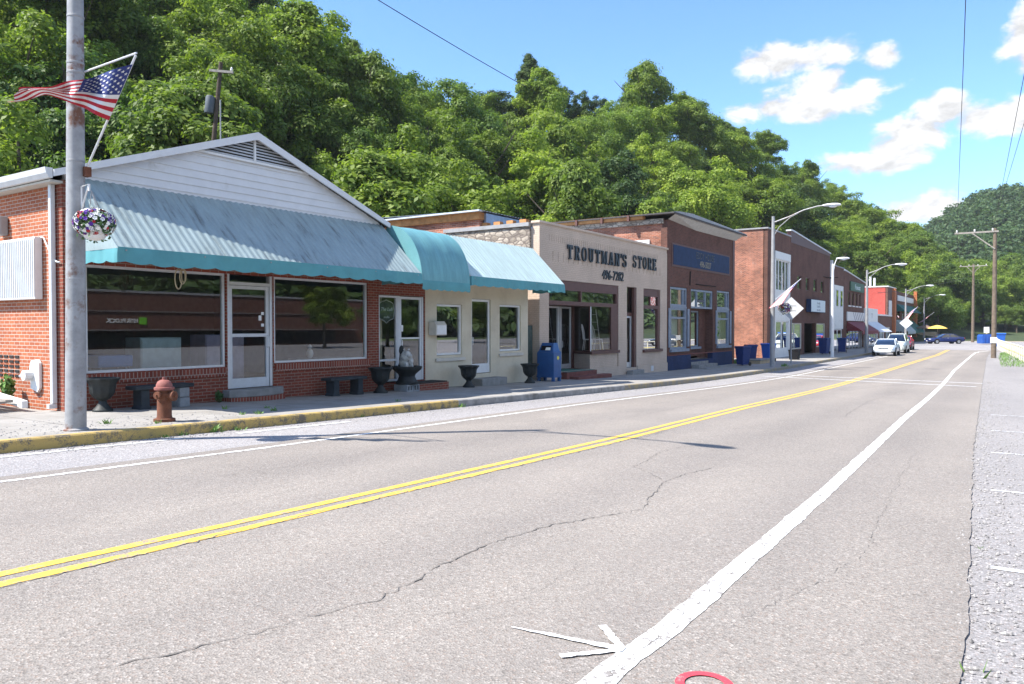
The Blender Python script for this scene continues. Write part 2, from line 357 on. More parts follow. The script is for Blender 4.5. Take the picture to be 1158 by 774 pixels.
# ------------------------------------------------------------------ builders
ORG = {}
class MB:
    def __init__(s): s.v = []; s.f = []; s.m = []; s.cur = 0
    def face(s, pts):
        i = len(s.v); s.v += [tuple(p) for p in pts]; s.f.append(tuple(range(i, i+len(pts)))); s.m.append(s.cur); return s
    def mesh(s, vs, fs):
        i = len(s.v); s.v += [tuple(p) for p in vs]
        for f in fs: s.f.append(tuple(i+k for k in f)); s.m.append(s.cur)
        return s
    def box(s, x0, x1, y0, y1, z0, z1):
        if x0 > x1: x0, x1 = x1, x0
        if y0 > y1: y0, y1 = y1, y0
        if z0 > z1: z0, z1 = z1, z0
        v = [(x, y, z) for z in (z0, z1) for y in (y0, y1) for x in (x0, x1)]
        return s.mesh(v, [(0, 2, 3, 1), (4, 5, 7, 6), (0, 1, 5, 4), (2, 6, 7, 3), (0, 4, 6, 2), (1, 3, 7, 5)])
    def prism(s, pts, d):                     # polygon swept by vector d
        n = len(pts); d = Vector(d); a = [Vector(p) for p in pts]; b = [p+d for p in a]
        return s.mesh(a+b, [tuple(range(n))[::-1], tuple(range(n, 2*n))] + [(i, (i+1) % n, n+(i+1) % n, n+i) for i in range(n)])
    def tube(s, pts, r, n=8, cap=True):
        pts = [Vector(p) for p in pts]; k = len(pts)
        if not isinstance(r, (list, tuple)): r = [r]*k
        vs = []; fs = []; up = None
        for i, p in enumerate(pts):
            d = (pts[min(i+1, k-1)]-pts[max(i-1, 0)]).normalized()
            if up is None: up = Vector((0, 0, 1)) if abs(d.z) < .9 else Vector((1, 0, 0))
            a = d.cross(up)
            if a.length < 1e-4: a = d.cross(Vector((0, 1, 0)))
            a.normalize(); b = a.cross(d); up = b
            for j in range(n):
                t = 2*math.pi*j/n; vs.append(p+a*(r[i]*math.cos(t))+b*(r[i]*math.sin(t)))
        for i in range(k-1):
            for j in range(n):
                q = (j+1) % n; fs.append((i*n+j, i*n+q, (i+1)*n+q, (i+1)*n+j))
        if cap: fs += [tuple(range(n))[::-1], tuple(range((k-1)*n, k*n))]
        return s.mesh(vs, fs)
    def lathe(s, c, prof, n=20, flute=0, fl=0.0):
        vs = []; fs = []; k = len(prof)
        for (r, z) in prof:
            for j in range(n):
                t = 2*math.pi*j/n; q = r*(1+fl*math.cos(flute*t)) if flute else r
                vs.append((c[0]+q*math.cos(t), c[1]+q*math.sin(t), c[2]+z))
        for i in range(k-1):
            for j in range(n):
                q = (j+1) % n; fs.append((i*n+j, i*n+q, (i+1)*n+q, (i+1)*n+j))
        fs += [tuple(range(n))[::-1], tuple(range((k-1)*n, k*n))]
        return s.mesh(vs, fs)
    def ball(s, c, rx, ry=None, rz=None, n=10, m=7, jit=0):
        ry = ry or rx; rz = rz or rx; vs = []; fs = []
        for i in range(m+1):
            ph = math.pi*i/m
            for j in range(n):
                t = 2*math.pi*j/n; k = 1+jit*(rnd.random()-.5)
                vs.append((c[0]+rx*k*math.sin(ph)*math.cos(t), c[1]+ry*k*math.sin(ph)*math.sin(t), c[2]+rz*math.cos(ph)*k))
        for i in range(m):
            for j in range(n):
                q = (j+1) % n; fs.append((i*n+j, (i+1)*n+j, (i+1)*n+q, i*n+q))
        return s.mesh(vs, fs)
    def build(s, name, mats, parent=None, smooth=False, org=None, bev=0):
        if isinstance(mats, str): mats = [mats]
        o0 = org if org is not None else (ORG.get(parent, (0, 0, 0)) if parent else (0, 0, 0))
        me = bpy.data.meshes.new(name)
        me.from_pydata([(v[0]-o0[0], v[1]-o0[1], v[2]-o0[2]) for v in s.v], [], s.f)
        for q in mats: me.materials.append(MATS[q])
        if len(mats) > 1: me.polygons.foreach_set('material_index', s.m)
        bm = bmesh.new(); bm.from_mesh(me)
        if smooth or bev: bmesh.ops.remove_doubles(bm, verts=bm.verts, dist=1e-5)
        if all(len(f.verts) for f in bm.faces) and name not in ('pane', 'foliage'): bmesh.ops.recalc_face_normals(bm, faces=bm.faces)
        bm.to_mesh(me); bm.free()
        o = bpy.data.objects.new(name, me); COL.objects.link(o)
        if parent: o.parent = parent; ORG[o] = o0
        else: o.location = o0; ORG[o] = o0
        if smooth:
            me.polygons.foreach_set('use_smooth', [True]*len(me.polygons))
            try: me.set_sharp_from_angle(angle=R(38))
            except Exception: pass
        if bev:
            md = o.modifiers.new('edge', 'BEVEL'); md.width = bev; md.segments = 2; md.limit_method = 'ANGLE'
        return o
def tag(o, label, cat, group=None):
    o['label'] = label; o['category'] = cat
    if group: o['group'] = group
    return o
def thing(name, label, cat, loc, rot=0, group=None, world=True):
    o = bpy.data.objects.new(name, None); COL.objects.link(o); o.location = loc; o.rotation_euler = (0, 0, rot)
    o.empty_display_size = .2; ORG[o] = tuple(loc) if world else (0, 0, 0)
    return tag(o, label, cat, group)
def struct(o, kind='structure'): o['kind'] = kind; return o
def copy_tree(o, parent=None):
    c = o.copy(); COL.objects.link(c)
    if parent: c.parent = parent
    for ch in [x for x in o.children]: copy_tree(ch, c)
    return c
def place_copy(o, loc, rot=0, label=None, scale=None):
    c = copy_tree(o); c.location = loc; c.rotation_euler = (0, 0, rot)
    if label: c['label'] = label
    if scale: c.scale = scale
    return c
def lerp_tab(tab):
    xs = [p[0] for p in tab]; ys = [p[1] for p in tab]
    return lambda q: float(np.interp(q, xs, ys))
def zg(Y):                                    # the street falls away from the camera, then levels out
    if Y < -60: return 1.44
    if Y < 25: return -.024*Y
    if Y < 45: t = Y-25; return -.6-.024*t+.0006*t*t
    return -.84
def zw(Y): return zg(Y)+.15                   # pavement level
def text(s, size, ext=.01, shear=0, bold=0, space=1.0, align='CENTER'):
    c = bpy.data.curves.new('t', 'FONT'); c.body = s; c.size = size; c.extrude = ext; c.shear = shear; c.offset = bold; c.space_character = space; c.align_x = align
    o = bpy.data.objects.new('t', c); COL.objects.link(o); bpy.context.view_layer.update()
    me = bpy.data.meshes.new_from_object(o.evaluated_get(bpy.context.evaluated_depsgraph_get()))
    vs = [tuple(v.co) for v in me.vertices]; fs = [tuple(p.vertices) for p in me.polygons]
    bpy.data.objects.remove(o); bpy.data.curves.remove(c); bpy.data.meshes.remove(me)
    return vs, fs
def text_on_x(mb, s, X, yc, z, size, sx=1.0, face=1, **k):      # writing on a wall that faces +X (face=-1: faces -X)
    vs, fs = text(s, size, **k)
    mb.mesh([(X+v[2]*face, yc+v[0]*sx*face, z+v[1]) for v in vs], fs)
def wall_x(parent, name, X, th, y0, y1, z0, z1, ops, m, **k):   # wall facing +X with real openings (ya, yb, za, zb)
    ys = sorted(set([y0, y1]+[q for o in ops for q in o[:2] if y0 < q < y1])); zs = sorted(set([z0, z1]+[q for o in ops for q in o[2:] if z0 < q < z1]))
    def hole(i, j):
        if i < 0 or j < 0 or i >= len(ys)-1 or j >= len(zs)-1: return True
        a = (ys[i]+ys[i+1])/2; b = (zs[j]+zs[j+1])/2
        return any(o[0] < a < o[1] and o[2] < b < o[3] for o in ops)
    mb = MB(); X2 = X-th
    for i in range(len(ys)-1):
        for j in range(len(zs)-1):
            if hole(i, j): continue
            a, b, c, d = ys[i], ys[i+1], zs[j], zs[j+1]
            mb.face([(X, a, c), (X, b, c), (X, b, d), (X, a, d)]); mb.face([(X2, a, c), (X2, a, d), (X2, b, d), (X2, b, c)])
            if hole(i-1, j): mb.face([(X, a, c), (X, a, d), (X2, a, d), (X2, a, c)])
            if hole(i+1, j): mb.face([(X, b, c), (X2, b, c), (X2, b, d), (X, b, d)])
            if hole(i, j-1): mb.face([(X, a, c), (X2, a, c), (X2, b, c), (X, b, c)])
            if hole(i, j+1): mb.face([(X, a, d), (X, b, d), (X2, b, d), (X2, a, d)])
    return mb.build(name, m, parent, **k)
def glazing(parent, X, y0, y1, z0, z1, fw=.06, fd=.08, fm='white_paint', muls=(), rails=(), name='window', pm='glass', bottom=None, set_=.05, mw=None):
    mb = MB(); a, b = X-set_-fd, X-set_; bot = bottom or fw; mw = mw or fw
    mb.box(a, b, y0, y0+fw, z0, z1); mb.box(a, b, y1-fw, y1, z0, z1)
    mb.box(a, b-.002, y0+fw, y1-fw, z1-fw, z1); mb.box(a, b-.002, y0+fw, y1-fw, z0, z0+bot)
    for q in muls: mb.box(a+.004, b-.004, q-mw/2, q+mw/2, z0+bot, z1-fw)
    for q in rails: mb.box(a+.008, b-.008, y0+fw, y1-fw, q-mw/2, q+mw/2)
    f = mb.build(name, fm, parent)
    xm = (a+b)/2
    MB().face([(xm, y0+fw, z0+bot), (xm, y1-fw, z0+bot), (xm, y1-fw, z1-fw), (xm, y0+fw, z1-fw)]).build('pane', pm, f)
    return f
def door(parent, X, y0, y1, z0, z1, fm='white_paint', handle_left=True, rail=None, bottom=.22, kick=None, set_=.05):
    f = glazing(parent, X, y0, y1, z0, z1, .075, .06, fm, rails=([rail] if rail else []), name='door', bottom=bottom, set_=set_)
    hy = y0+.045 if handle_left else y1-.045; hz = z0+1.05; xf = X-set_
    MB().tube([(xf, hy, hz-.14), (xf+.06, hy, hz-.12), (xf+.06, hy, hz+.12), (xf, hy, hz+.14)], .013, 6).build('handle', 'alu', f)
    return f
def shell(parent, X, y0, y1, xb, zroof, m, roof='roof_dark', side=None, zfloor=None, t=.25, zb=-1.8, inner=True):   # side, back walls, roof and floor behind a front wall at X
    sm = side or m; xi = X-t
    MB().box(xb, xi, y0, y0+t, zb, zroof).build('wall', sm, parent)
    MB().box(xb, xi, y1-t, y1, zb, zroof).build('wall', sm, parent)
    MB().box(xb, xb+t, y0+t, y1-t, zb, zroof).build('wall', m, parent)
    MB().box(xb+.01, xi, y0+t, y1-t, zroof-.32, zroof-.12).build('roof', roof, parent)
    if zfloor is not None:
        MB().box(xb+t, xi, y0+t, y1-t, zfloor-.2, zfloor).build('floor', 'interior_floor', parent)
    if zfloor is not None:
        for a, b in ((y0+t+.004, y0+t+.03), (y1-t-.03, y1-t-.004)): MB().box(max(xb+t, X-9), xi-.01, a, b, zfloor+.005, zroof-.325).build('lining', 'interior_wall', parent)
    if inner:
        xm = max(xb+t+.1, X-6.5); a, b = y0+t+.035, y1-t-.035
        MB().box(xm, xm+.1, a, b, (zfloor if zfloor is not None else zb), zroof-.34).build('partition', 'interior_wall', parent)
# ------------------------------------------------------------------ ground, road, pavement
kerbX = lerp_tab([(-60, -11.25), (20, -11.25), (33, -11.35), (50, -11.5), (72, -11.4), (88, -11.7), (100, -12.6), (112, -13.7), (128, -15.2), (150, -17)])
yelX = lerp_tab([(-60, -5.35), (4, -5.4), (11, -5.53), (19, -5.9), (39, -6.42), (60, -6.5), (74, -6.5), (93, -7.05)])
whL = lerp_tab([(-60, -8.95), (7, -9.0), (17, -9.4), (39, -9.45), (53, -9.6), (80, -9.7), (100, -10.4)])
whR = lerp_tab([(-60, -1.6), (4, -1.62), (9, -1.8), (18.5, -2.25), (48, -3.4), (70, -3.9), (82, -4.15), (86, -4.0), (90, -3.4)])
edR = lerp_tab([(-60, -.05), (4.8, -.26), (7.6, -.4), (13.8, -.7), (37, -1.6), (70, -2.75), (82, -3.0), (90, -2.4)])
def strip(name, fl, fr, y0, y1, dz, m, step=1.0, nx=1, wob=0):
    mb = MB(); n = max(1, int((y1-y0)/step)); vs = []; fs = []
    for i in range(n+1):
        Y = y0+(y1-y0)*i/n; a = fl(Y) if callable(fl) else fl; b = fr(Y) if callable(fr) else fr
        for j in range(nx+1):
            x = a+(b-a)*j/nx
            if wob and j in (0, nx): x += wob*(mnoise.noise(Vector((Y*1.9, j*7, 1)))+.8*mnoise.noise(Vector((Y*6, j*7, 2)))+.6*mnoise.noise(Vector((Y*19, j*7, 3))))
            vs.append((x, Y, zg(Y)+dz))
    for i in range(n):
        for j in range(nx):
            q = i*(nx+1)+j; fs.append((q, q+1, q+nx+2, q+nx+1))
    return struct(mb.mesh(vs, fs).build(name, m))
# one ground sheet to the horizon
mb = MB(); ys = [-600, -200, -60]+list(range(-56, 60, 4))+[80, 100, 150, 250, 500, 1200]; xs = [-900, -300, -80, -30, -16, -8, 0, 8, 30, 80, 300, 900]
mb.mesh([(x, y, zg(y)-.06) for y in ys for x in xs], [(i*len(xs)+j, i*len(xs)+j+1, (i+1)*len(xs)+j+1, (i+1)*len(xs)+j) for i in range(len(ys)-1) for j in range(len(xs)-1)])
struct(mb.build('ground', 'grass_ground'))
strip('road', lambda y: whL(y)-.35, edR, -60, 92, 0, 'asphalt_road', .12, 6, .022)
strip('parking_lane', kerbX, lambda y: whL(y)-.25, -60, 92, -.012, 'asphalt_old', 1, 2)
strip('gravel_shoulder', lambda y: edR(y)-.25, lambda y: 9 if y < 50 else 9-(y-50)*.19, -60, 92, -.012, 'gravel', 1, 3)
strip('parking_lot', lambda y: 8.9 if y < 50 else 8.9-(y-50)*.19, 56, -60, 92, -.04, 'asphalt_old', 4, 2)
strip('cross_street', lambda y: kerbX(y)-.02, lambda y: 60, 92, 150, -.004, 'asphalt_old', 2, 3)
strip('sidewalk', -15.4, lambda y: kerbX(y)-.16, -60, 122, .15, 'concrete_walk', 1, 2)
strip('side_yard', -60, -15.39, -60, 7.05, .145, 'concrete_walk', 2, 2)
strip('vacant_lot', -30, -15.39, 46.3, 54.7, .145, 'concrete_walk', 2, 2)
strip('dirt_bank', lambda y: -34+(y-150)*.2, 5, 150.02, 164, .0, 'dirt', 2, 2)
def kerb(y0, y1, m, wob=.006):
    mb = MB(); n = int((y1-y0)/.5); vs = []; fs = []
    prof = [(-.17, -.3), (-.17, .154), (-.02, .156), (.0, .135), (.015, -.3)]; k = len(prof)
    for i in range(n+1):
        Y = y0+(y1-y0)*i/n; e = wob*mnoise.noise(Vector((Y*1.7, 0, 3)))
        for (dx, dz) in prof: vs.append((kerbX(Y)+dx+e, Y, zg(Y)+dz+e))
    for i in range(n):
        for j in range(k-1): fs.append((i*k+j, i*k+j+1, (i+1)*k+j+1, (i+1)*k+j))
    return struct(mb.mesh(vs, fs).build('kerb', m, smooth=False))
kerb(-60, 14.4, 'kerb_yellow'); kerb(14.4, 23.5, 'kerb_bare'); kerb(23.5, 122, 'kerb_faded')
# painted markings
strip('yellow_line', lambda y: yelX(y)-.17, lambda y: yelX(y)-.055, -60, 92, .004, 'paint_yellow', .5, 1, .006)
strip('yellow_line', lambda y: yelX(y)+.055, lambda y: yelX(y)+.17, -60, 92, .004, 'paint_yellow', .12, 1, .010)
strip('edge_line', lambda y: whL(y)-.05, lambda y: whL(y)+.05, -60, 88, .004, 'paint_white', .5, 1, .006)
strip('edge_line', lambda y: whR(y)-.075, lambda y: whR(y)+.075, -60, 90, .004, 'paint_white', .08, 1, .014)
strip('old_edge_line', lambda y: kerbX(y)+.30, lambda y: kerbX(y)+.42, -10, 7.0, -.006, 'paint_white_worn', .5, 1, .006)
strip('old_edge_line', lambda y: kerbX(y)+.42, lambda y: kerbX(y)+.56, 7.9, 10.4, -.006, 'paint_white_worn', .5, 1, .006)
def band(name, p, q, w, dz, m, n=24, wob=.0, taper=None):
    p = Vector((p[0], p[1], 0)); q = Vector((q[0], q[1], 0)); d = (q-p); s = Vector((-d.y, d.x, 0)).normalized(); vs = []; fs = []
    for i in range(n+1):
        t = i/n; c = p+d*t; ww = w*(1 if not taper else taper[0]+(taper[1]-taper[0])*t)
        e1 = wob*mnoise.noise(Vector((t*9, 1, p.x))); e2 = wob*mnoise.noise(Vector((t*9, 5, p.x)))
        for sg, e in ((-1, e1), (1, e2)):
            z = c+s*sg*(ww/2)+s*e; vs.append((z.x, z.y, zg(z.y)+dz))
    for i in range(n): fs.append((2*i, 2*i+1, 2*i+3, 2*i+2))
    return struct(MB().mesh(vs, fs).build(name, m))
band('crosswalk_line', (-10.6, 37.0), (-1.7, 34.8), .22, .006, 'paint_white_worn')
band('crosswalk_line', (-10.6, 39.0), (-1.6, 37.4), .22, .006, 'paint_white_worn')
for y in (6.42, 9.94, 13.56, 17.2, 21.3): band('stall_line', (-.2-(y-6)*.035, y), (5.5, y+.1), .09, -.007, 'paint_white_worn')
# sprayed survey arrow and red mark
band('sprayed_arrow', (-2.31, 3.42), (-1.68, 3.50), .035, .009, 'spray_white', 16, .012, (.5, 1.5))
band('sprayed_arrow', (-1.90, 3.24), (-1.69, 3.49), .04, .0095, 'spray_white', 12, .012)
band('sprayed_arrow', (-1.92, 3.73), (-1.70, 3.51), .045, .010, 'spray_white', 12, .012)
mb = MB(); vs = []; fs = []
for i in range(33):
    t = 2*math.pi*i/32
    for r in (.085, .125):
        x = -1.21+r*1.05*math.cos(t); y = 3.36+r*1.1*math.sin(t); vs.append((x, y, zg(y)+.007))
for i in range(32): fs.append((2*i, 2*i+1, 2*i+3, 2*i+2))
struct(mb.mesh(vs, fs).build('sprayed_red_ring', 'spray_red'))
def crackline(pts, w, seed):
    r = random.Random(seed); P = []
    for a, b in zip(pts[:-1], pts[1:]):
        k = max(2, int(math.dist(a, b)/.045))
        for i in range(k):
            t = i/k; P.append((a[0]+(b[0]-a[0])*t+r.gauss(0, .013)+.06*mnoise.noise(Vector((len(P)*.06, seed, 0))), a[1]+(b[1]-a[1])*t+r.gauss(0, .013)+.06*mnoise.noise(Vector((len(P)*.06, seed, 5)))))
    P.append(pts[-1]); vs = []; fs = []
    for i, p in enumerate(P):
        q = P[min(i+1, len(P)-1)]; o = P[max(i-1, 0)]; d = Vector((q[0]-o[0], q[1]-o[1])).normalized(); ww = w*(.12+r.random()**1.6*.8)*min(1, i/8+.15, (len(P)-1-i)/8+.1)
        for sg in (-1, 1): vs.append((p[0]-d.y*sg*ww/2, p[1]+d.x*sg*ww/2, zg(p[1])+.0052))
    for i in range(len(P)-1): fs.append((2*i, 2*i+1, 2*i+3, 2*i+2))
    struct(MB().mesh(vs, fs).build('road_crack', 'crack'))
def stones(fa, fb, y0, y1, n, seed, name, label, dz=0):
    rs_ = np.random.RandomState(seed); mb = MB()
    for i in range(n):
        y = y0+(y1-y0)*rs_.rand()**1.7; a, b = fa(y), fb(y); x = a+(b-a)*rs_.beta(1.2, 3); r = rs_.uniform(.006, .02); z = zg(y)-.012+r*.3+dz*1.05
        k = rs_.uniform(.6, 1.3, 6)*r
        mb.mesh([(x+k[0], y, z), (x, y+k[1], z), (x-k[2], y, z), (x, y-k[3], z), (x, y, z+k[4]*.8), (x, y, z-k[5])], [(0, 1, 4), (1, 2, 4), (2, 3, 4), (3, 0, 4), (1, 0, 5), (2, 1, 5), (3, 2, 5), (0, 3, 5)])
    o_ = mb.build(name, 'loose_stone'); struct(o_, 'stuff'); tag(o_, label, 'gravel')
plain('loose_stone', (.27, .255, .245), .9, .5, 30)
stones(lambda y: edR(y)-.10, lambda y: edR(y)+.9, 2.2, 40, 3200, 4, 'loose_gravel', 'loose stones crumbled along the right edge of the asphalt')
stones(lambda y: kerbX(y)+.02, lambda y: kerbX(y)+.9, 2.2, 40, 1400, 6, 'gutter_grit', 'loose grit lying in the gutter along the left kerb')
stones(lambda y: -11.5, lambda y: -14.3, 2.2, 9.0, 1500, 9, 'pavement_grit', 'grit and small stones strewn on the pavement round the left lamp pole', .15)
CR2 = [([(-5.0, 6.2), (-4.2, 6.6), (-3.4, 7.5), (-2.4, 7.6)], .006), ([(-8.7, 10), (-7.4, 10.4), (-6.2, 11.2), (-5.6, 11.3)], .010), ([(-4.8, 14), (-3.6, 14.6), (-2.4, 14.2)], .012), ([(-2.9, 3.0), (-2.5, 3.9), (-2.6, 5.0)], .004), ([(-1.4, 4), (-1.0, 6), (-1.2, 9), (-1.4, 13)], .006), ([(-8.2, 16), (-8.0, 22), (-8.3, 30)], .014), ([(-3.4, 18), (-3.8, 24), (-3.7, 32)], .014), ([(-8.6, 5.5), (-7.9, 5.9), (-7.2, 5.7), (-6.4, 6.3)], .007), ([(-6.3, 3.0), (-6.1, 4.4), (-6.4, 6.0)], .005)]
for q_, (P_, w_) in enumerate(CR2): crackline(P_, w_, 20+q_)
crackline([(-1.60, 2.3), (-1.63, 4.2), (-1.68, 6.4), (-1.82, 9), (-2.0, 12.5)], .007, 40)
crackline([(-3.66, 1.7), (-3.34, 2.6), (-3.22, 3.3), (-3.42, 4.6), (-3.36, 5.5), (-3.0, 6.6), (-3.41, 8.1), (-3.3, 9.6)], .017, 1)
crackline([(-3.41, 8.1), (-4.1, 8.9), (-4.4, 10.4), (-4.2, 12)], .012, 3)
crackline([(-5.22, -2), (-5.2, 2), (-5.27, 5), (-5.3, 9), (-5.35, 13)], .022, 5)
crackline([(-7.6, 4.5), (-7.4, 7), (-7.7, 9)], .008, 6)
crackline([(-6.9, 14), (-7.2, 19), (-7.0, 26)], .014, 7)
# ------------------------------------------------------------------ the wooded hills (terrain)
def from_u(u): return TH-math.atan((u-579)/868)             # bearing left of +Y
near_tab = []
for (u, d, v, b) in [(-6000, 70, -150, 30), (-1500, 75, -150, 33), (-300, 82, -120, 38), (0, 88, -160, 40), (200, 88, -110, 42), (280, 87, -30, 43), (335, 86, 12, 43), (420, 92, 50, 46), (480, 98, 75, 49), (510, 102, 104, 50), (600, 120, 84, 62), (700, 130, 97, 72), (760, 135, 86, 84), (830, 146, 116, 100),
                     (900, 165, 158, 120), (950, 180, 198, 135), (1000, 195, 230, 142), (1040, 205, 264, 148), (1075, 210, 300, 152), (1120, 215, 320, 158), (1250, 220, 330, 150), (2500, 220, 340, 150)]:
    f = from_u(u); c = math.cos(math.atan((u-579)/868)); near_tab.append((f, d/c, EYE+d*(370-v)/868, b/c if u < 900 else b))
near_tab.sort()
fT = [q[0] for q in near_tab]; rT = [q[1] for q in near_tab]; hT = [q[2] for q in near_tab]; bT = [q[3] for q in near_tab]
TREE_H = 10.5
def hill(f, d):                                             # terrain height at bearing f, distance d
    r = np.interp(f, fT, rT); h = np.interp(f, fT, hT)-TREE_H; b = np.interp(f, fT, bT)
    t = (d-b)/(r-b); base = zg(d*math.cos(f))
    if t <= 0: return base-.3*min(1, -t*8)
    if t <= 1: return base+(h-base)*t**.92
    return h-(d-r)*.25
mb = MB(); nf, nd = 70, 22; vs = []; fs = []
for i in range(nf+1):
    f = R(-30)+(R(118)-R(-30))*i/nf; b = np.interp(f, fT, bT); r = np.interp(f, fT, rT)
    for j in range(nd+1):
        d = b*.97+(r*1.45-b*.97)*j/nd; z = hill(f, d)+.5*mnoise.noise(Vector((d*.08*math.cos(f), d*.08*math.sin(f), 0)))*(j > 1)
        vs.append((-d*math.sin(f), d*math.cos(f), z))
for i in range(nf):
    for j in range(nd): q = i*(nd+1)+j; fs.append((q, q+1, q+nd+2, q+nd+1))
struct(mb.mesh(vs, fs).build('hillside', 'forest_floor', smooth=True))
far_tab = sorted([(from_u(u), EYE+430*math.cos(math.atan((u-579)/868))*(370-v)/868-10) for (u, v) in [(900, 330), (1000, 290), (1050, 252), (1075, 232), (1100, 217), (1125, 208), (1158, 206), (1220, 200), (1300, 215), (1500, 250), (2200, 300)]])
def farh(f): return float(np.interp(f, [q[0] for q in far_tab], [q[1] for q in far_tab]))
def farz(f, d): 
    t = (d-250)/(430-250); h = farh(f)
    return -.9+(h+.9)*max(0, min(1, t))**.9 if d < 430 else h-(d-430)*.2
mb = MB(); vs = []; fs = []; nf, nd = 40, 14
for i in range(nf+1):
    f = R(-32)+R(60)*i/nf
    for j in range(nd+1): d = 248+(600-248)*j/nd; vs.append((-d*math.sin(f), d*math.cos(f), farz(f, d)))
for i in range(nf):
    for j in range(nd): q = i*(nd+1)+j; fs.append((q, q+1, q+nd+2, q+nd+1))
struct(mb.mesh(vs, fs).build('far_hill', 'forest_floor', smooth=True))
# ------------------------------------------------------------------ trees
def leaf_arrays(centers, normals, sizes, rs):
    n = len(centers); nr = normals/np.linalg.norm(normals, axis=1, keepdims=True)
    a = np.cross(nr, rs.normal(size=(n, 3))); a /= np.linalg.norm(a, axis=1, keepdims=True); b = np.cross(nr, a)
    s = sizes[:, None]
    V = np.stack([centers+a*s, centers+b*s*.55+nr*s*.12, centers-a*s, centers-b*s*.55+nr*s*.12], 1).reshape(-1, 3)
    return V
def leaf_mesh(name, V, m):
    n = len(V)//4; me = bpy.data.meshes.new(name)
    me.vertices.add(len(V)); me.vertices.foreach_set('co', V.astype(np.float32).ravel())
    me.loops.add(n*4); me.loops.foreach_set('vertex_index', np.arange(n*4, dtype=np.int32))
    me.polygons.add(n); me.polygons.foreach_set('loop_start', np.arange(0, n*4, 4, dtype=np.int32))
    me.materials.append(MATS[m]); me.update(calc_edges=True); return me
def crown_points(seed, n, rx, rz, zc, puffs, pr, size, top=0.0, lobes=9):
    """leaves in small puffs, puffs gathered in a few big lobes: an uneven crown with gaps"""
    rs = np.random.RandomState(seed)
    L = rs.normal(size=(lobes, 3)); L /= np.linalg.norm(L, axis=1, keepdims=True); L[:, 2] = np.where(L[:, 2] < -.75, -L[:, 2], L[:, 2])
    lc = L*rs.uniform(.45, .78, (lobes, 1))*np.array([rx, rx, rz]); lr = rs.uniform(.34, .56, lobes)*rx
    lc = np.vstack([lc, [[0, 0, rz*.55], [0, 0, -.1*rz]]]); lr = np.append(lr, [.42*rx, .5*rx])
    w = lr**2/np.sum(lr**2); k0 = rs.choice(len(lr), puffs, p=w)
    d = rs.normal(size=(puffs, 3)); d /= np.linalg.norm(d, axis=1, keepdims=True)
    pc = lc[k0]+d*(lr[k0]*rs.uniform(.55, 1.08, puffs))[:, None]*np.array([1, 1, .85])
    pc[:, 0] *= 1-top*pc[:, 2]/rz; pc[:, 1] *= 1-top*pc[:, 2]/rz
    pc[:, 2] = np.maximum(pc[:, 2]+zc, .7); prr = pr*rs.uniform(.5, 1.3, puffs)
    k = rs.choice(puffs, n, p=prr**2/np.sum(prr**2)); e = rs.normal(size=(n, 3)); e /= np.linalg.norm(e, axis=1, keepdims=True)
    e[:, 2] = np.where((e[:, 2] < -.25) & (rs.rand(n) < .6), -e[:, 2], e[:, 2])
    rr = prr[k]*np.where(rs.rand(n) < .10, rs.uniform(1.0, 1.5, n), rs.uniform(.5, 1.05, n))
    C = pc[k]+e*rr[:, None]*np.array([1.1, 1.1, .8])
    nrm = e+rs.normal(size=(n, 3))*.40+np.array([0, 0, .5])
    return leaf_arrays(C, nrm, size*rs.uniform(.4, 1.65, n), rs)
CROWNS = []; TRUNKS = []
specs = [(4.4, 4.4, 4.9, 120, .78, .0), (4.9, 4.1, 4.6, 130, .80, .1), (4.0, 4.9, 5.2, 115, .76, .2), (4.6, 4.5, 5.0, 140, .72, .05), (3.9, 5.3, 5.6, 120, .74, .3), (5.1, 4.2, 4.7, 140, .80, .0), (3.2, 6.0, 6.4, 110, .66, .5), (4.7, 4.8, 5.2, 110, .9, .1), (4.6, 4.6, 5.2, 130, .8, .05), (4.2, 5.0, 5.6, 130, .75, .2), (2.6, 6.6, 7.2, 100, .62, .55)]
for i, (rx, rz, zc, pf, pr, tp) in enumerate(specs):
    CROWNS.append(leaf_mesh('crown', crown_points(11+i, 33000, rx, rz, zc, pf, pr, .110, tp), ('foliage_light', 'foliage', 'foliage', 'foliage_light', 'foliage', 'foliage', 'foliage', 'foliage_light', 'foliage_dark', 'foliage_dark', 'foliage_dark')[i]))
    r = random.Random(i); mb = MB()
    mb.tube([(0, 0, -1.2), (.1*r.uniform(-1, 1), .1, 1.5), (.3*r.uniform(-1, 1), .2*r.uniform(-1, 1), 4), (.4*r.uniform(-1, 1), .3*r.uniform(-1, 1), 8.2)], [.28, .22, .16, .05], 8)
    for q in range(7):
        a = r.uniform(0, 6.28); z = r.uniform(2.4, 6); L = r.uniform(1.8, 3.4)
        mb.tube([(0, 0, z), (math.cos(a)*L*.5, math.sin(a)*L*.5, z+L*.35), (math.cos(a)*L, math.sin(a)*L, z+L*.85)], [.10, .065, .02], 6)
    o = mb.build('trunk', 'bark', smooth=True); TRUNKS.append(o.data); bpy.data.objects.remove(o)
TC = 0
def tree(x, y, z, s, kind, label, group, rot=None, sz=1.0):
    global TC
    r = thing('tree', label, 'tree', (x, y, z), rnd.uniform(0, 6.28) if rot is None else rot, group, world=False)
    r.scale = (s, s*rnd.uniform(.88, 1.12), s*sz)
    for nm, me in (('trunk', TRUNKS[kind]), ('crown', CROWNS[kind])):
        o = bpy.data.objects.new(nm, me); COL.objects.link(o); o.parent = r
    TC += 1
    return r
def vis_u(x, y):
    q = Vector((x, y, 0)); fw = Vector((-math.sin(TH), math.cos(TH), 0)); rt = Vector((math.cos(TH), math.sin(TH), 0))
    dz = q.dot(fw)
    return (579+868*q.dot(rt)/dz, dz) if dz > 1 else (-1e5, dz)
placed = []
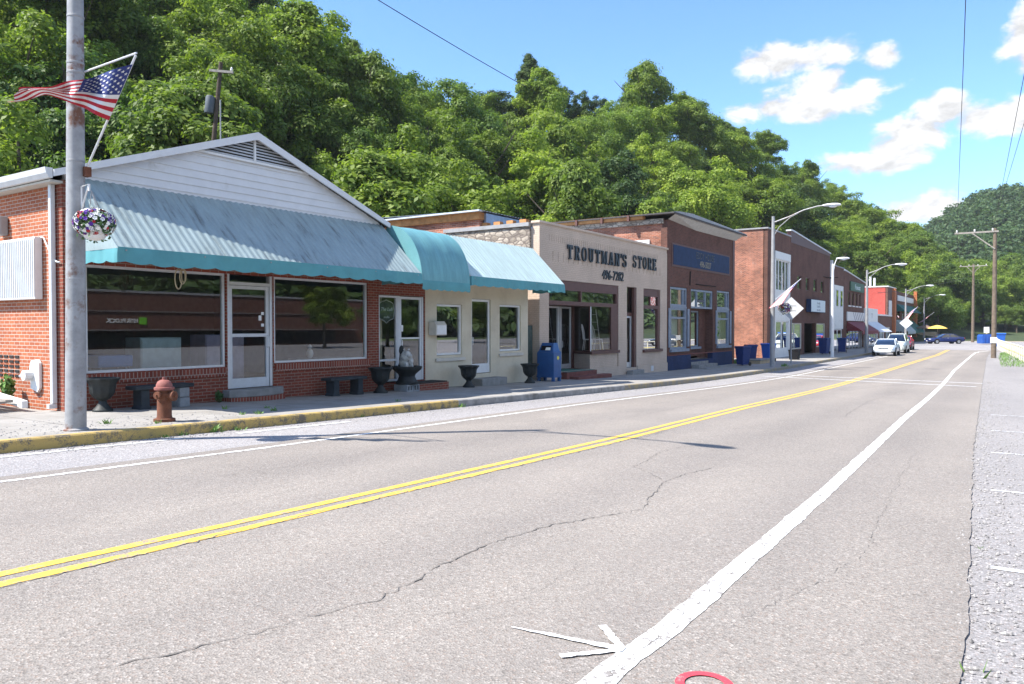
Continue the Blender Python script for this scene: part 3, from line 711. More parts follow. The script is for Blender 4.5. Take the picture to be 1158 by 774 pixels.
def scatter(n, fr, tr, mind, lab, grp, maxn, smin=.78, smax=1.5):
    c = 0; tries = 0
    while c < maxn and tries < n:
        tries += 1
        f = rnd.uniform(*fr); b = float(np.interp(f, fT, bT)); r_ = float(np.interp(f, fT, rT)); t = tr[0]+(tr[1]-tr[0])*rnd.random()**.85
        d = b+(r_-b)*t; x, y = -d*math.sin(f), d*math.cos(f); u, dz = vis_u(x, y)
        if not -80 < u < 1260: continue
        mm = mind*(.84+min(d, 110)/330)*(1.0 if d < 70 else .94)*rnd.uniform(.85, 1.15)
        if any((x-a)**2+(y-e)**2 < mm*mm for a, e in placed): continue
        placed.append((x, y))
        s = (smin+(smax-smin)*rnd.random()**1.6)*(1.0 if t < .85 else .8)
        tree(x, y, hill(f, d)-.3, s, rnd.choice([0, 1, 2, 3, 4, 5, 7]) if rnd.random() > .12 else rnd.choice([6, 8, 9]), lab, grp, sz=rnd.uniform(.88, 1.12)); c += 1
    return c
LAB1 = 'leafy green tree in the dense wood on the hillside behind the shops'
for f in np.linspace(from_u(1040), from_u(-60), 46):           # the crest itself, so the skyline has crowns against the sky
    r_ = float(np.interp(f, fT, rT)); d = r_*rnd.uniform(.96, 1.0); x, y = -d*math.sin(f), d*math.cos(f)
    placed.append((x, y)); tree(x, y, hill(f, d)-.3, rnd.uniform(.72, 1.06), (rnd.choice([8, 9, 8, 9, 2]) if from_u(860) < f < from_u(560) else rnd.choice([0, 1, 2, 4, 7, 6, 9])), LAB1, 'trees of the wooded hillside behind the shops', sz=rnd.uniform(.9, 1.12))
scatter(9000, (from_u(1075), from_u(-70)), (-.03, .97), 5.0, LAB1, 'trees of the wooded hillside behind the shops', 226); print('trees', TC)
LAB2 = 'leafy tree in the green row closing the far end of the street'
for (u, d, s) in [(1020, 160, 1.0), (1045, 168, 1.15), (1062, 158, 1.05), (1078, 165, 1.3), (1090, 158, 1.0), (1100, 172, 1.45), (1112, 163, 1.1), (1124, 170, 1.5), (1136, 166, 1.2), (1148, 172, 1.5), (1160, 165, 1.25), (1176, 172, 1.5), (1195, 166, 1.3), (1032, 176, 1.4), (1072, 178, 1.6), (1110, 182, 1.75), (1142, 184, 1.8), (1168, 186, 1.8), (1220, 176, 1.5),
                  (1055, 150, .6), (1085, 152, .55), (1150, 152, .6), (1098, 153, .45), (1128, 156, .6)]:
    f = from_u(u); dd = d/math.cos(f-TH)
    tree(-dd*math.sin(f), dd*math.cos(f), max(-1.0, hill(f, dd)) if d < 176 else hill(f, dd)*.5, s, rnd.choice([0, 1, 2, 3, 4, 5]), LAB2, 'trees closing the far end of the street')
rs = np.random.RandomState(5); VV = []
for i in range(1050):
    f = R(rnd.uniform(-8, 8)) if i < 820 else R(rnd.uniform(-31, -8)); d = rnd.uniform(262, 450) if i > 90 else rnd.uniform(424, 436); s = rnd.uniform(.75, 1.25)
    V = crown_points(100+i % 9, 300, 4.6*s, 4.0*s, 4.5*s, 40, 1.1*s, .62)
    V += np.array([-d*math.sin(f), d*math.cos(f), farz(f, d)-.5]); VV.append(V)
o = bpy.data.objects.new('far_wood', leaf_mesh('far_wood', np.concatenate(VV), 'foliage_far')); COL.objects.link(o)
struct(o, 'stuff'); tag(o, 'distant hazy green wood covering the far hill right of the street', 'wood')

# the two distinct skyline trees: a tall narrow one and its round dark neighbour
f = from_u(598); d = float(np.interp(f, fT, rT))*.985
tree(-d*math.sin(f), d*math.cos(f), hill(f, d)-.3, 1.05, 10, 'tall narrow dark tree standing above the ridge line left of the round dark crowns', None)
# faint summer haze over the valley
hz = MB().box(-420, 420, -120, 720, -3.2, 112).build('haze', 'haze_air' if 'haze_air' in MATS else 'dirt'); struct(hz, 'stuff')

# ================================================================== brick store with the long awning
X1 = -14.85
B1 = thing('brick_store', 'red brick corner store with white gable and long pale blue metal awning', 'building', (-18, 11.4, zg(11.4)))
wins = [(7.55, 10.64, .66, 2.74), (10.66, 11.90, .14, 2.74), (11.93, 15.06, .69, 2.74)]
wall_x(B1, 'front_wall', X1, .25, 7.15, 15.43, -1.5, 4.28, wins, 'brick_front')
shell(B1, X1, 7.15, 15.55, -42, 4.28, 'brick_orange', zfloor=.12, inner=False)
MB().box(-22, -21.9, 7.5, 15.2, .12, 4.0).build('partition', 'interior_wall', B1)
# soldier course under the windows
MB().box(X1+.002, X1+.03, 7.5, 10.60, .46, .64).build('sill_course', 'brick_soldier', B1)
MB().box(X1+.002, X1+.03, 11.95, 15.1, .49, .67).build('sill_course', 'brick_soldier', B1)
f = glazing(B1, X1, 7.56, 10.62, .66, 2.74, .05, .09, 'alu')
f = glazing(B1, X1, 11.95, 15.05, .69, 2.74, .05, .09, 'alu')
fr = MB().box(X1-.16, X1-.02, 10.645, 10.73, .16, 2.74).box(X1-.16, X1-.02, 11.83, 11.92, .16, 2.74).box(X1-.15, X1-.03, 10.73, 11.83, 2.50, 2.57).build('door_frame', 'alu', B1)
MB().face([(X1-.09, 10.73, 2.57), (X1-.09, 11.83, 2.57), (X1-.09, 11.83, 2.74), (X1-.09, 10.73, 2.74)]).build('transom_pane', 'glass', fr)
dr = door(B1, X1, 10.74, 11.82, .16, 2.49, 'white_metal', handle_left=False, rail=1.36)
for (y, z, h) in ((11.62, 1.83, .07), (11.62, 1.56, .07), (11.55, 1.70, .12)):
    MB().box(X1-.075, X1-.072, y, y+.08, z, z+h).build('notice', 'paper', dr)
# curved step at the door
st = MB(); pts = [(X1+.02, 10.50), (X1+.30, 10.52)]+[(X1+.30+.18*math.sin(math.pi*i/10), 10.56+1.42*i/10) for i in range(11)]+[(X1+.30, 12.0), (X1+.02, 12.02)]
MB().prism([(x, y, -.34) for x, y in pts], (0, 0, .32)).build('step', 'brick_soldier', B1)
MB().prism([(x-.05 if x > X1+.1 else x, y, -.02) for x, y in pts], (0, 0, .17)).build('step', 'step_grey', B1, bev=.015)
# roof with the gable to the street, boards and the louvred vent
YA, YB, YP, ZE, ZP = 6.92, 15.72, 11.36, 4.40, 5.99
rf = MB(); xb = -42.4; xf = X1+.16
for (ya, za, yb, zb) in ((YA, ZE, YP, ZP), (YP, ZP, YB, ZE)):
    rf.mesh([(xb, ya, za), (xf, ya, za), (xf, yb, zb), (xb, yb, zb), (xb, ya, za-.1), (xf, ya, za-.1), (xf, yb, zb-.1), (xb, yb, zb-.1)], [(0, 1, 2, 3), (4, 7, 6, 5), (1, 5, 6, 2), (0, 3, 7, 4), (0, 4, 5, 1), (3, 2, 6, 7)])
rf.build('roof', 'roof_dark', B1)
gz = lambda y: ZE+(ZP-ZE)*(1-abs(y-YP)/(YP-YA))
sid = MB(); z = 4.24; bw = .165
while z < ZP-.12:
    z2 = min(z+bw, ZP-.11); h = (ZP-.11-z)/(ZP-ZE)*(YP-YA); h2 = (ZP-.11-z2)/(ZP-ZE)*(YP-YA)
    a, b_, c, d_ = max(YP-h, 7.2), min(YP+h, 15.5), min(YP+h2, 15.5), max(YP-h2, 7.2)
    x0, x1 = X1+.035, X1+.012
    sid.mesh([(x0, a, z), (x0, b_, z), (x1, c, z2), (x1, d_, z2), (X1-.05, a, z), (X1-.05, b_, z)], [(0, 1, 2, 3), (0, 4, 5, 1)]); z = z2
sid.build('gable_boards', 'white_siding', B1)
MB().prism([(X1-.1, 7.2, 4.2), (X1-.1, 15.5, 4.2), (X1-.1, 15.5, 4.4), (X1-.1, YP, 5.9), (X1-.1, 7.2, 4.4)], (.08, 0, 0)).build('gable_wall', 'white_siding', B1)
tr = MB(); trw = .165
for sg in (-1, 1):
    e = (YA if sg < 0 else YB); s2 = sg*-1
    P = [(e, ZE+.005), (YP, ZP+.005), (YP, ZP-trw), (e, ZE-trw*.75)]
    tr.prism([(xf+.001, y, z) for y, z in P], (.045, 0, 0))
tr.build('rake_board', 'white_siding', B1)
lv = MB(); a0, a1, za, zb = 9.72, 13.0, 5.36, 5.83
for i in range(7):
    t0 = i/7; z = za+(zb-za)*t0; h = (1-t0)*(a1-a0)/2*.98; c = (a0+a1)/2
    lv.prism([(X1+.06, c-h, z), (X1+.06, c+h, z), (X1+.03, c+h-.05, z+.045), (X1+.03, c-h+.05, z+.045)], (.012, 0, .0))
vt = lv.build('gable_vent', 'white_metal', B1)
MB().prism([(X1+.04, a0+.05, za-.01), (X1+.04, a1-.05, za-.01), (X1+.04, (a0+a1)/2, zb+.02)], (.006, 0, 0)).build('vent_screen', 'dark_void', vt)
c = (a0+a1)/2
MB().prism([(X1+.05, a0-.14, za-.06), (X1+.05, a1+.14, za-.06), (X1+.05, a1+.02, za-.01), (X1+.05, a0-.02, za-.01)], (.04, 0, 0)).prism([(X1+.051, a0-.14, za-.058), (X1+.051, a0+.02, za-.01), (X1+.051, c, zb+.03), (X1+.051, c, zb+.085)], (.04, 0, 0)).prism([(X1+.052, a1+.14, za-.058), (X1+.052, c, zb+.086), (X1+.052, c, zb+.03), (X1+.052, a1-.02, za-.01)], (.04, 0, 0)).box(X1+.05, X1+.092, c-.025, c+.025, za-.01, zb+.03).build('vent_frame', 'white_paint', vt)
# eaves, gutter and downspout on the lit side wall
MB().box(-42, X1+.05, 6.92, 7.14, 4.20, 4.24).build('soffit', 'soffit', B1)
MB().prism([(0, 6.80, 4.42), (0, 6.92, 4.42), (0, 6.92, 4.27), (0, 6.84, 4.27)], (1, 0, 0)) and None
g = MB(); g.prism([(X1+.16, 6.78, 4.43), (X1+.16, 6.915, 4.43), (X1+.16, 6.915, 4.25), (X1+.16, 6.85, 4.25), (X1+.16, 6.80, 4.33)], (-27.5, 0, 0)); g.build('gutter', 'white_metal', B1)
ds = MB().box(-15.16, -15.06, 7.04, 7.13, .12, 4.20).build('downspout', 'white_metal', B1, bev=.015)
MB().box(-15.16, -15.06, 6.98, 7.12, .03, .115).build('shoe', 'white_metal', ds)
# fittings of the side wall
pn = MB()
for i in range(24): pn.box(-17.42+i*.078, -17.42+i*.078+.03, 6.985, 7.0, 2.12, 3.22)
pl = pn.build('louvre_rib', 'white_metal', B1)
MB().box(-17.55, -15.60, 7.0, 7.14, 2.08, 3.26).build('air_unit_cover', 'white_paint', B1, bev=.01)
bpy.data.objects.remove(pl)
pc = [o for o in B1.children if o.name.startswith('air_unit_cover')][0]
pn.build('grille', 'white_metal', pc)
MB().box(-17.28, -16.98, 6.98, 7.14, 3.38, 3.76).build('meter_box', 'galv', B1, bev=.02)
MB().tube([(-17.12, 6.98, 3.55), (-17.12, 6.90, 3.55)], .09, 14).build('meter_dial', 'alu', B1)
MB().tube([(-15.62, 7.12, 3.26), (-15.50, 7.12, 3.24), (-15.30, 7.12, 3.0), (-15.18, 7.11, 2.86), (-14.99, 7.11, 2.76), (-14.9, 7.12, 2.75)], .016, 6).build('conduit', 'white_paint', B1)
wp = MB().prism([(-16.02, 7.14, .36), (-15.76, 7.14, .30), (-15.68, 7.14, .38), (-15.68, 7.14, .86), (-15.76, 7.14, .93), (-16.0, 7.14, .90), (-16.06, 7.14, .78)], (0, -.05, 0)).build('patch_plate', 'white_paint', B1)
MB().tube([(-15.98, 7.10, .62), (-15.98, 6.94, .62)], .10, 12).tube([(-16.02, 6.97, .62), (-16.16, 6.97, .60)], .03, 8).build('spigot', 'white_metal', wp)
vh = MB()
for i in range(4):
    for j in range(5): vh.box(-17.5+i*.24, -17.5+i*.24+.17, 7.135, 7.148, .55+j*.095, .60+j*.095)
vh.build('brick_vent', 'dark_void', B1)
# long corrugated awning: metal sheet, end panels, scalloped canvas valance
def awning(parent, y0, y1, zt, zb, Xw, Xe, m, vm, pitch=.155, drop=.24, cap=(1, 1)):
    mb = MB(); n = int((y1-y0)/(pitch/4)); vs = []; fs = []
    for i in range(n+1):
        Y = y0+(y1-y0)*i/n; h = (0, .0, .016, .016)[i % 4]
        vs += [(Xw, Y, zt+h), (Xe, Y, zb+h)]
    for i in range(n): fs.append((2*i, 2*i+1, 2*i+3, 2*i+2))
    aw = mb.mesh(vs, fs).build('awning', m, parent)
    for k, y in ((0, y0), (1, y1)):
        if cap[k]: MB().prism([(Xw, y-.004, zt-.02), (Xe+.02, y-.004, zb-.01), (Xw, y-.004, zb-.01)], (0, .008, 0)).build('end_panel', m, aw)
    va = MB(); vs = []; fs = []; L = (y1-y0); k = int(L/.05)
    path = [(Xw+(Xe-Xw)*i/24, y0, 0) for i in range(24)]+[(Xe, y0+L*i/k, 1) for i in range(k+1)]+[(Xw+(Xe-Xw)*(1-i/24), y1, 0) for i in range(1, 25)]
    for i, (x, y, q) in enumerate(path):
        wv = .04*mnoise.noise(Vector((i*.08, 0, y0)))+.02*mnoise.noise(Vector((i*.33, 4, y0)))
        sc = .035*abs(math.sin(i*math.pi/9)) ; sag = .055*mnoise.noise(Vector((i*.035, 9, y0)))
        vs += [(x+.012*q, y, zb+.015+(.0)), (x+.02*q+wv*q, y+wv*(1-q), zb-drop*.5+sag*.3), (x+.03*q+wv*1.4*q, y+wv*(1-q), zb-drop-sc+sag)]
    m_ = 3
    for i in range(len(path)-1):
        for j in range(2): fs.append((i*m_+j, i*m_+j+1, (i+1)*m_+j+1, (i+1)*m_+j))
    va.mesh(vs, fs).build('valance', vm, aw, smooth=True)
    for q in range(int(L/1.6)+1):
        y = y0+.15+q*(L-.3)/max(1, int(L/1.6)); MB().tube([(Xw, y, zb-.05), (Xe+.03, y, zb-.04)], .015, 6).build('frame_bar', 'galv', aw)
    return aw
aw1 = awning(B1, 7.38, 15.56, 4.34, 2.96, X1+.03, -13.4, 'awning_metal', 'canvas_teal')
rp = MB()
for (c_, w_, h_, dx) in ((8.90, .075, .20, 0), (8.97, .06, .15, .03), (9.03, .05, .13, -.02)):
    rp.tube([(-13.95+dx, c_+w_*math.sin(2*math.pi*i/16), 2.70-h_+h_*math.cos(2*math.pi*i/16)) for i in range(17)], .011, 6)
rp.build('rope_loop', 'rope', aw1, smooth=True)

# ================================================================== cream shop with barrel awning
B2 = thing('cream_shop', 'low cream stucco shop with a curved teal awning over its brick entry', 'building', (-18, 19.3, zg(19.3)))
wall_x(B2, 'brick_wall', X1-.003, .25, 15.44, 17.42, -1.5, 4.25, [(15.47, 17.38, -.02, 2.44)], 'brick_front')
wall_x(B2, 'stucco_wall', X1, .25, 17.42, 23.03, -1.5, 4.25, [(17.95, 19.2, .68, 2.25), (19.70, 20.76, .03, 2.46), (21.27, 22.57, .72, 2.31)], 'stucco_cream')
shell(B2, X1, 15.60, 23.03, -30, 4.25, 'stucco_cream', side='stucco_cream', zfloor=-.02)
glazing(B2, X1, 15.48, 16.27, .02, 2.43, .055, .09, 'white_metal', rails=[.62], set_=.04)
MB().box(X1-.13, X1-.03, 16.27, 16.34, .0, 2.43).box(X1-.13, X1-.03, 17.30, 17.37, 0, 2.43).build('door_frame', 'white_metal', B2)
d2 = door(B2, X1, 16.345, 17.295, .0, 2.42, 'white_metal', bottom=.30, set_=.04)
MB().box(X1-.08, X1-.05, 16.42, 17.22, 1.20, 1.25).build('push_bar', 'alu', d2)
MB().box(X1-.065, X1-.062, 16.43, 16.52, 1.42, 1.60).build('notice', 'paper', d2)
# shaped sign behind the side glass
sg = [(0, .36), (.10, .33), (.2, .31), (.31, .25), (.33, .12), (.36, 0), (.33, -.12), (.31, -.22), (.2, -.25), (.08, -.30), (0, -.36)]
full = sg+[(-a, b) for a, b in sg[-2:0:-1]]
ss = MB().prism([(X1-.11, 15.87+a*.93, 1.98+b*.93) for a, b in full], (.012, 0, 0)).build('shaped_sign', 'letter_grey', B2)
MB().prism([(X1-.098, 15.87+a*.86, 1.98+b*.86) for a, b in full], (.004, 0, 0)).build('sign_panel', 'blue_gray_trim', ss)
ss.data.materials[0] = MATS['alu']
[o for o in ss.children][0].data.materials[0] = MATS['green_board']
t_ = MB(); text_on_x(t_, 'The Loft', X1-.092, 15.87, 2.0, .14, ext=.002, shear=.35); text_on_x(t_, 'studio', X1-.092, 15.87, 1.80, .09, ext=.002); t_.build('lettering', 'sign_face', ss)
glazing(B2, X1, 17.95, 19.2, .69, 2.24, .06, .09, 'white_paint', pm='glass_mirror')
glazing(B2, X1, 21.27, 22.57, .73, 2.30, .06, .09, 'white_paint')
d3 = door(B2, X1, 19.71, 20.75, .05, 2.45, 'white_paint', bottom=.30)
MB().box(X1-.02, X1+.06, 17.87, 19.30, .50, .60).build('sill', 'trim_cream', B2, bev=.01)
MB().box(X1-.02, X1+.06, 21.20, 22.66, .55, .65).build('sill', 'trim_cream', B2, bev=.01)
mbx = MB().prism([(X1+.02, 17.56, 1.30), (X1+.30, 17.56, 1.30), (X1+.30, 17.56, 1.62), (X1+.22, 17.56, 1.72), (X1+.02, 17.56, 1.72)], (0, .50, 0)).build('letter_box', 'trim_cream', B2, bev=.012)
MB().box(X1+.301, X1+.315, 17.59, 18.03, 1.33, 1.60).build('letter_box_door', 'white_paint', mbx)
MB().box(X1+.02, X1+.62, 16.2, 17.75, -.6, -.06).build('step', 'brick_front', B2)
MB().box(X1+.02, X1+.60, 16.25, 17.7, -.058, -.03).build('door_mat', 'dark_void', B2)
MB().box(X1+.02, X1+.50, 19.6, 21.0, -.7, -.10).build('step', 'step_grey', B2, bev=.02)
# barrel awning
ba = MB(); vs = []; fs = []; y0, y1 = 15.74, 17.86; zt, zb, Xe = 4.36, 2.78, -13.52; n = 18
prof = [(X1+.03+(Xe-X1-.03)*math.sin(math.pi/2*i/n)**.9, zb+(zt-zb)*math.cos(math.pi/2*i/n)) for i in range(n+1)]
k = 26
for j in range(k+1):
    Y = y0+(y1-y0)*j/k; rib = .5-.5*math.cos(2*math.pi*j/k*3)
    for i, (x, z) in enumerate(prof):
        s_ = 1-.012*rib*math.sin(math.pi*i/n); vs.append((X1+.03+(x-X1-.03)*s_, Y, zb+(z-zb)*s_+.01*mnoise.noise(Vector((Y*2, i*.3, 0)))))
for j in range(k):
    for i in range(n): q = j*(n+1)+i; fs.append((q, q+1, q+n+2, q+n+1))
bo = ba.mesh(vs, fs).build('barrel_awning', 'barrel_vinyl', B2, smooth=True)
for y in (y0, y1-.01): MB().prism([(X1+.03, y, zb)]+[(x, y, z) for x, z in prof[::-1]], (0, .01, 0)).build('end_panel', 'barrel_vinyl', bo)
va = MB(); vs = []; fs = []
for i in range(61):
    Y = y0+(y1-y0)*i/60; w = .015*mnoise.noise(Vector((i*.2, 3, 0)))
    vs += [(Xe+.006, Y, zb+.03), (Xe+.02+w, Y, zb-.12), (Xe+.0+w, Y, zb-.20-.03*abs(math.sin(i*math.pi/9)))]
for i in range(60):
    for j in range(2): fs.append((i*3+j, i*3+j+1, i*3+j+4, i*3+j+3))
va.mesh(vs, fs).build('valance', 'canvas_teal', bo, smooth=True)
awning(B2, 17.90, 23.28, 4.36, 3.02, X1+.03, -13.5, 'awning_metal_light', 'canvas_teal', cap=(0, 1))
# fence gate of the alley
gt = thing('alley_gate', 'dark green board gate closing the alley between cream shop and pink store', 'gate', (-15.3, 23.55, zw(23.5)))
g = MB(); q = 23.08; zb_ = zw(23.5)
for i in range(7): g.box(-15.32, -15.29+.004*(i % 2), q+i*.137, q+i*.137+.128, zb_+.02, zb_+2.02+.01*rnd.random())
g.build('boards', 'green_board', gt)
MB().box(-15.36, -15.325, 23.08, 24.0, zb_+.4, zb_+.5).box(-15.36, -15.325, 23.08, 24.0, zb_+1.6, zb_+1.7).build('rail', 'green_board', gt)

# ================================================================== pink painted store
X3 = -15.0
B3 = thing('pink_store', 'pink painted brick store with dark raised letters across its front', 'building', (-19, 30, zg(30)))
ops = [(24.72, 30.62, -.55, 3.36), (31.46, 32.49, -.30, 3.36), (33.24, 35.22, .46, 3.36)]
wall_x(B3, 'front_wall', X3, .30, 24.05, 36.05, -2, 5.38, ops, 'brick_pink')
sb = MB()
for i in range(62): sb.box(X3+.002, X3+.012, 24.75+i*.165, 24.75+i*.165+.02, 4.78, 5.03)
sb.build('header_bricks', 'brick_pink', B3)
sb = MB()
for i in range(27): sb.box(X3+.002, X3+.014, 25.0+i*.39, 25.0+i*.39+.03, 4.05, 4.42)
sb.build('header_bricks', 'brick_pink', B3)
shell(B3, X3-.05, 24.05, 36.05, -34, 5.2, 'brick_side', side='brick_pink', zfloor=-.25, inner=False)
MB().box(-21.5, -21.4, 24.4, 35.7, -.25, 4.9).build('partition', 'interior_wall', B3)
MB().box(X3-.34, X3+.06, 23.98, 36.10, 5.38, 5.48).build('coping', 'brick_pink', B3, bev=.02)
MB().box(X3+.003, X3+.05, 24.05, 30.62, -2, -.18).box(X3+.003, X3+.05, 32.52, 36.04, -2, -.22).build('plinth', 'brick_pink', B3)
# rubble and brick of the left side wall above the neighbour, raised rear roof
MB().box(-19.3, X3-.36, 23.93, 24.045, 3.6, 5.28).build('rubble_wall', 'rubble_stone', B3)
MB().box(-19.4, X3-.36, 23.86, 24.2, 5.28, 5.42).build('coping', 'galv', B3)
rw = MB().box(-34, -17.75, 24.06, 24.3, 3.6, 5.72).build('rear_wall', 'brick_side', B3)
MB().box(-34, -17.70, 23.95, 24.3, 5.72, 6.0).build('eave_beam', 'wood_beam', B3)
MB().box(-34.2, -17.55, 23.75, 24.0, 6.0, 6.06).build('roof_edge', 'alu', B3)
cr = MB(); vs = []; fs = []; n = 120
for i in range(n+1):
    Y = 23.8+12.0*i/n; h = .03*(i % 2); vs += [(-17.5, Y, 6.02+h), (-30, Y, 6.30+h)]
for i in range(n): fs.append((2*i, 2*i+1, 2*i+3, 2*i+2))
cr.mesh(vs, fs).build('rear_roof', 'roof_metal', B3)
MB().box(-17.72, -17.6, 24.3, 35.8, 5.1, 5.98).build('rear_front', 'roof_metal', B3)
for i in range(5): MB().box(-16.0-i*.6, -15.7-i*.6, 24.22, 24.45, 5.44, 5.60).build('rafter_end', 'wood_beam', B3)
# raised letters, drawn as strokes with slab ends
def slab_text(mb, s, X, y, z, h, adv, face=.05):
    w0 = adv*.72; k = [0]
    def bar(a, b, c, d):                  # y-range, z-range in unit cell
        k[0] += 1; mb.box(X, X+face+.0004*k[0], y+a*w0, y+b*w0, z+c*h, z+d*h)
    def diag(p, q, t):
        k[0] += 1; mb.prism([(X, y+(p[0]-t/2)*w0, z+p[1]*h), (X, y+(p[0]+t/2)*w0, z+p[1]*h), (X, y+(q[0]+t/2)*w0, z+q[1]*h), (X, y+(q[0]-t/2)*w0, z+q[1]*h)], (face+.0004*k[0], 0, 0))
    def arc(cy, cz, ry, rz, a0, a1, t, n=14):
        k[0] += 1; ps = []; qs = []
        for i in range(n+1):
            a = R(a0+(a1-a0)*i/n); ps.append((X, y+(cy+ry*math.cos(a))*w0, z+(cz+rz*math.sin(a))*h)); qs.append((X, y+(cy+(ry-t)*math.cos(a))*w0, z+(cz+(rz-t*.42)*math.sin(a))*h))
        for i in range(n): mb.prism([ps[i], ps[i+1], qs[i+1], qs[i]], (face+.0004*k[0], 0, 0))
    T = .21; H = .10
    for ch in s:
        if ch == 'T': bar(.38, .62, 0, 1); bar(.02, .98, .87, 1); bar(.02, .14, .70, .87); bar(.86, .98, .70, .87); bar(.24, .76, 0, H)
        elif ch == 'R': bar(.12, .36, 0, 1); bar(0, .48, 0, H); bar(0, .55, 1-H, 1); arc(.52, .73, .42, .27, -90, 90, T); bar(.3, .55, .46, .55); diag((.86, 0), (.55, .5), .24); bar(.74, 1.06, 0, H)
        elif ch == 'O': arc(.5, .5, .5, .51, 0, 360, T, 24)
        elif ch == 'U': bar(.10, .34, .3, 1); bar(.70, .88, .3, 1); bar(-.02, .46, 1-H, 1); bar(.56, 1.02, 1-H, 1); arc(.49, .31, .39, .32, 180, 360, T*.9)
        elif ch == 'M': bar(.04, .15, 0, 1); bar(.90, 1.10, 0, 1); diag((.55, .04), (.16, 1), .22); diag((.55, .04), (.93, 1), .10); bar(-.06, .26, 0, H); bar(.80, 1.2, 0, H); bar(-.06, .1, 1-H, 1); bar(.98, 1.2, 1-H, 1)
        elif ch == 'A': diag((.12, 0), (.46, 1), .12); diag((.88, 0), (.54, 1), .26); bar(.25, .76, .27, .37); bar(-.06, .30, 0, H); bar(.66, 1.06, 0, H)
        elif ch == 'N': bar(.08, .24, 0, 1); bar(.78, .94, 0, 1); diag((.84, 0), (.18, 1), .24); bar(-.06, .38, 0, H); bar(-.06, .2, 1-H, 1); bar(.64, 1.08, 1-H, 1)
        elif ch == "'": diag((.05, .68), (.12, 1.02), .14)
        elif ch == 'S': arc(.5, .74, .42, .27, 20, 270, T*.9); arc(.5, .27, .44, .28, -160, 90, T*.9); bar(.80, .90, .66, .95); bar(.08, .18, .06, .34)
        elif ch == 'E': bar(.12, .36, 0, 1); bar(0, .92, 0, H); bar(0, .88, 1-H, 1); bar(.3, .66, .45, .55); bar(.8, .92, .0, .3); bar(.76, .88, .72, 1); bar(.58, .66, .36, .64)
        y += {' ': 1.05*adv, "'": .26*adv, 'M': 1.14*adv, 'E': adv}.get(ch, adv)
    return y
lt = MB(); slab_text(lt, "TROUTMAN'S", X3+.03, 26.02, 4.20, .56, .577); slab_text(lt, 'STORE', X3+.03, 31.95, 4.25, .56, .557)
lt.build('lettering', 'gun_letters', B3)
t_ = MB(); text_on_x(t_, '496-7282', X3+.02, 30.02, 3.58, .56, sx=.86, ext=.03, shear=.12, bold=.006, space=1.12); t_.build('phone_number', 'gun_letters', B3)
# big display opening: sign board, transom lights, recessed entry and display bay
X = X3
MB().box(X-.22, X-.03, 24.73, 30.61, 2.98, 3.35).build('sign_board', 'dark_brown_trim', B3)
f = MB().box(X-.2, X-.02, 24.73, 30.61, 2.40, 2.56).box(X-.2, X-.02, 24.73, 24.80, 2.56, 2.98).box(X-.2, X-.02, 30.45, 30.61, 2.56, 2.98).box(X-.19, X-.03, 27.25, 27.32, 2.56, 2.98).build('transom_frame', 'dark_brown_trim', B3)
for a, b in ((24.8, 27.25), (27.32, 30.45)): MB().face([(X-.1, a, 2.56), (X-.1, b, 2.56), (X-.1, b, 2.98), (X-.1, a, 2.98)]).build('pane', 'glass', f)
Xr = X-1.25
MB().box(Xr-.05, X-.2, 24.60, 30.0, 2.42, 2.5).build('entry_ceiling', 'dark_brown_trim', B3)
MB().box(Xr, X-.02, 24.42, 24.72, -2, 2.4).build('entry_side', 'brick_pink', B3)
glazing(B3, Xr+.1, 24.74, 27.50, .02, 2.40, .07, .09, 'white_metal', pm='glass_mirror')
MB().box(Xr-.12, Xr+.02, 24.74, 27.5, -.3, .02).build('entry_riser', 'brick_pink', B3)
MB().box(Xr-.05, Xr+.09, 27.5, 27.66, -.2, 2.40).build('mullion', 'alu', B3)
dd = door(B3, Xr+.1, 27.66, 28.52, -.22, 2.40, 'alu')
MB().box(Xr-.06, Xr+.08, 28.53, 28.75, -.3, 2.40).build('entry_post', 'dark_brown_trim', B3)
bayP = [(Xr+.04, 28.76), (X-.08, 28.08)]
MB().prism([(Xr+.04, 28.76, -1), (X-.04, 28.05, -1), (X-.04, 30.60, -1), (Xr+.04, 30.60, -1)], (0, 0, 1.42)).build('bay_base', 'brick_pink', B3)
MB().prism([(Xr+.0, 28.72, .42), (X+.09, 27.96, .42), (X+.09, 30.60, .42), (Xr+.0, 30.60, .42)], (0, 0, .12)).build('bay_sill', 'dark_brown_trim', B3)
bf = MB().box(X-.1, X-.03, 28.05, 28.14, .54, 2.40).box(X-.16, X-.02, 29.95, 30.60, .54, 2.40)
bf.box(X-.09, X-.035, 28.14, 29.95, .54, .59); bf = bf.build('bay_frame', 'dark_brown_trim', B3)
MB().box(X-.095, X-.025, 28.06, 28.13, .55, 2.39).build('corner_post', 'white_metal', bf)
MB().face([(X-.06, 28.14, .56), (X-.06, 29.95, .56), (X-.06, 29.95, 2.40), (X-.06, 28.14, 2.40)]).build('pane', 'glass_shop', bf)
MB().face([(Xr+.06, 28.73, .54), (X-.08, 28.09, .54), (X-.08, 28.09, 2.40), (Xr+.06, 28.73, 2.40)]).build('pane', 'glass_shop', bf)
MB().box(Xr-.3, X-.05, 24.72, 28.72, -.7, -.20).build('entry_floor', 'step_red', B3)
MB().box(X-.05, X+.32, 25.55, 28.0, -.75, -.20).build('step', 'step_red', B3, bev=.015)
MB().box(X+.32, X+.72, 25.75, 28.55, -.8, -.37).build('step', 'step_red', B3, bev=.015)
MB().box(Xr+.02, X+.28, 25.65, 27.9, -.198, -.185).build('entry_mat', 'green_mat', B3)
